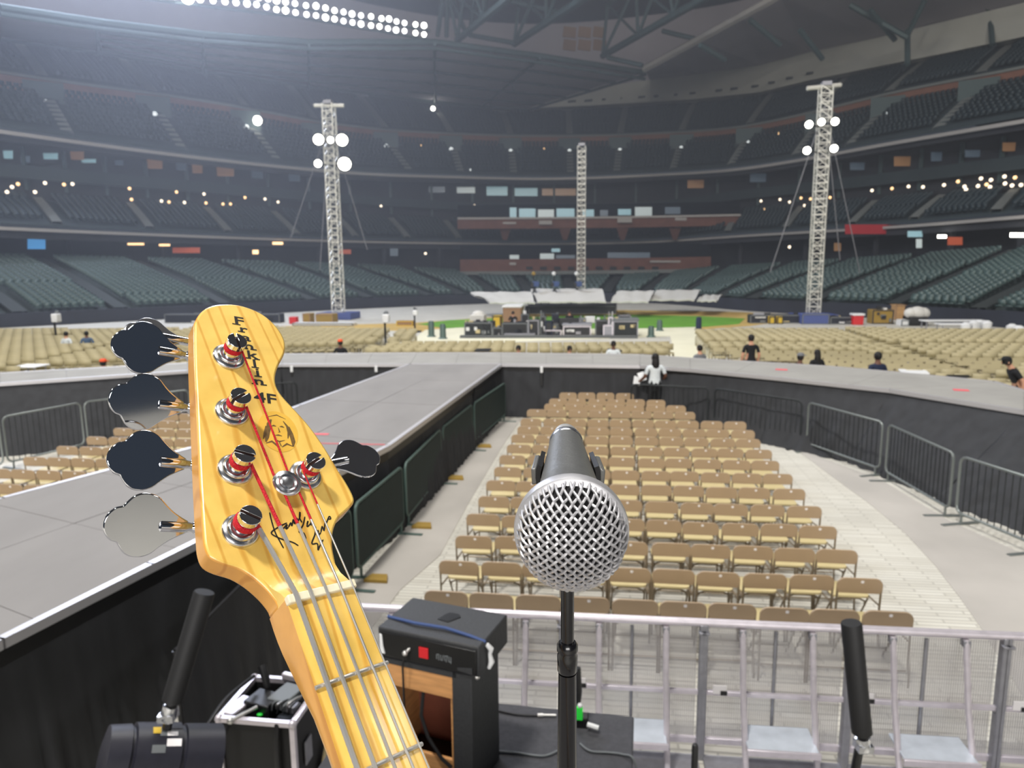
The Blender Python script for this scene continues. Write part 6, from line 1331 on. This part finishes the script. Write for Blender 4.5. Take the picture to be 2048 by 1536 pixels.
# right side gear row
crate('cooler_boxes', 'row of blue equipment boxes at the foot of the right tower', 'boxes', 1604, 1658, 628, 649, 1.2, 'blue_box', 'grey_gear')
crate('waste_bin', 'red and white bin right of the right tower', 'bin', 1706, 1727, 631, 650, .6, 'red', None, 'white_plastic')
crate('drum_bin', 'left yellow drum on the dark counter left of the right tower', 'drum', 1538, 1550, 633, 648, .5, 'yellow', 'black_plastic')
crate('drum_bin', 'right yellow drum on the dark counter left of the right tower', 'drum', 1554, 1566, 633, 648, .5, 'yellow', 'black_plastic')
crate('counter', 'long dark counter left of the right tower', 'counter', 1500, 1602, 630, 647, 1.0, 'wall_navy', 'grey_gear')
crate('counter', 'dark counter between right tower and red bin', 'counter', 1660, 1704, 634, 649, 1.0, 'wall_navy', 'grey_gear')
crate('wooden_crate', 'tall brown wooden crate by the right bowl', 'crate', 1790, 1812, 610, 640, 1.2, 'plywood', 'tan_case')
crate('stall', 'dark framed stall with yellow goods right of the red bin', 'stall', 1744, 1786, 620, 648, 1.0, 'yellow_pad', 'wall_navy')
t, w_, h = crate('laundry_bin', 'black bin heaped with white bags', 'bin', 1820, 1856, 634, 652, 1.2, 'black_plastic')
for k, (dx, r) in enumerate([(.2, .4), (.55, .5), (.85, .42)]): b = MB(); b.ball((w_*dx, .5, h+.2), r, 8, (1, 1, .8)); b.build('bag', 'tarp', t)
crate('white_stack', 'stack of white boxes beside the black bin', 'boxes', 1802, 1818, 640, 652, .8, 'white_plastic', 'grey_gear')
def table(label, x0, x1, yt, yb_, m='white_plastic'):
    a, c = atz(x0, yb_, 0), atz(x1, yb_, 0); h = aty((x0+x1)/2, yt, (a.y+c.y)/2).z; w_ = (c-a).length; t = thing('folding_table', label, 'table', a, math.atan2(c.y-a.y, c.x-a.x))
    b = MB(); b.box((w_/2, .4, h-.03), (w_, .8, .06)); b.build('table_top', m, t, bevel=.015)
    for x in (.15, w_-.15):
        for y in (.08, .72): b = MB(); b.tube([(x, y, 0), (x, y, h-.05)], .03, 6); b.build('leg', 'alu_dull', t)
table('long white folding table beside the right bowl', 1848, 1972, 641, 660); table('second white folding table, front left of the long one', 1880, 1950, 648, 668)
crate('board_stack', 'yellow and white stacked boards behind the long white table', 'boards', 1886, 1956, 628, 641, 1.2, 'yellow_pad', 'white_plastic')
for k, (x, y) in enumerate([(1930, 668), (1946, 664), (1958, 662), (1972, 664), (2022, 672), (2036, 676)]):
    p = atz(x, y, 0); b = MB(); b.lathe([(.2, 0), (.26, .5), (.1, .62), (1e-4, .62)], 10); o = b.build('plastic_bag', 'white_plastic'); o.location = p; tag(o, f'small white bag on the floor among right chairs, {ORD[k]} from left', 'bag', 'white bags at right')
crate('advert_board', 'blue and white padded advertising board at the far right', 'board', 1962, 2070, 632, 650, .3, 'blue_box', 'white_plastic')
# left side
crate('waste_bin', 'small red bin left of the left tower', 'bin', 578, 592, 634, 648, .5, 'red', None)
crate('storage_box', 'narrow yellow box left of the left tower', 'box', 606, 621, 627, 646, .8, 'yellow_pad', 'tan_case')
crate('storage_box', 'wide yellow box at the foot of the left tower', 'box', 632, 666, 628, 647, 1, 'yellow_pad', 'tan_case')
crate('long_bench', 'long white bench below the left tower', 'bench', 585, 706, 646, 652, .8, 'white_plastic', 'grey_gear')
crate('counter', 'dark counter along the left bowl', 'counter', 330, 560, 628, 646, .8, 'wall_navy', 'grey_gear')
crate('orange_mat', 'orange edged mat by the left grass corner', 'mat', 793, 826, 642, 652, .6, 'tan_case', 'yellow')
def pole_box(label, x, ytop, ybase, bx0, by0, bx1, by1, m='white_plastic'):
    p = atz(x, ybase, 0); t = thing('pole_stand', label, 'stand', p); top = aty(x, ytop, p.y); c_ = aty((bx0+bx1)/2, (by0+by1)/2, p.y); sz = (aty(bx1, by1, p.y)-aty(bx0, by0, p.y))
    b = MB(); b.tube([(0, 0, 0), (0, 0, top.z)], .05, 6); b.build('pole', 'black_plastic', t); b = MB(); b.box((0, 0, .03), (.7, .7, .06)); b.build('base', 'black_plastic', t)
    b = MB(); b.box((c_.x-p.x, -.1, c_.z), (abs(sz.x), .4, abs(sz.z))); b.build('box', m, t, bevel=.05); b = MB(); b.ball((c_.x-p.x, 0, c_.z+abs(sz.z)*.6), abs(sz.x)*.35, 6); b.build('dome', 'grey_gear', t)
pole_box('black pole stand with white box at far left', 115, 632, 700, 108, 627, 122, 644); pole_box('black pole stand with white sign right of the headstock', 772, 625, 706, 766, 628, 780, 645); pole_box('slim pole with white box beyond the left grass', 830, 615, 664, 826, 620, 836, 630)
for k, (x, y0, y1) in enumerate([(863, 642, 674), (886, 648, 678), (1302, 652, 674), (1319, 640, 662), (1397, 634, 660)]):
    p = atz(x, y1, 0); h = aty(x, y0, p.y).z; b = MB(); b.lathe([(.26, 0), (.24, .05), (.17, .1), (.16, h-.1), (.12, h), (1e-4, h)], 10); o = b.build('bollard', 'barrier_green' if k < 4 else 'cloth_navy'); o.location = p
    tag(o, ['dark green post at the left grass edge, left one', 'dark green post at the left grass edge, right one', 'dark post right of the mixing position, left one', 'dark post right of the mixing position, right one', 'navy post beside the far right chairs'][k], 'post', 'posts around the grass')
# flat cases lying behind the cross stage
for k, (x0, x1, y0, y1, m) in enumerate([(1797, 1852, 738, 748, 'white_plastic'), (1892, 1938, 748, 757, 'black_plastic'), (52, 98, 728, 736, 'white_plastic'), (953, 983, 697, 703, 'black_plastic'), (1214, 1242, 697, 704, 'black_plastic')]):
    zt = .75; p, q = atz(x0, y0, zt), atz(x1, y0+ (2 if k < 2 else 0), zt); d = q-p; t = thing('low_table', ['white folding table behind the right cross stage', 'black folding table behind the right cross stage', 'pale folding table behind the left cross stage', 'small black table before the mixing position, left', 'small black table before the mixing position, right'][k], 'table', (p.x, p.y, 0), math.atan2(d.y, d.x))
    b = MB(); b.box((d.length/2, -.3, zt-.02), (d.length, .7, .04)); b.build('table_top', m, t, bevel=.01)
    for x in (.1, d.length-.1):
        for y in (-.55, -.05): b = MB(); b.tube([(x, y, 0), (x, y, zt-.03)], .02, 6); b.build('leg', 'alu_dull', t)
# ================================================================ thin stage haze in the bowl, added mostly for lens glare
hz = bpy.data.materials.new('haze'); hz.use_nodes = True; nt = hz.node_tree; nt.nodes.clear()
vo = nt.nodes.new('ShaderNodeVolumeScatter'); vo.inputs['Color'].default_value = (.82, .88, 1, 1); vo.inputs['Density'].default_value = .0044; vo.inputs['Anisotropy'].default_value = .45
ou = nt.nodes.new('ShaderNodeOutputMaterial'); nt.links.new(vo.outputs[0], ou.inputs['Volume']); M['haze'] = hz
b = MB(); b.box((0, 78, 22.7), (210, 104, 45)); HZ = b.build('haze', 'haze', smooth=0); tag(HZ, 'thin bluish stage haze, mostly standing in for lens glare', 'haze', kind='stuff'); HZ.display_type = 'WIRE'
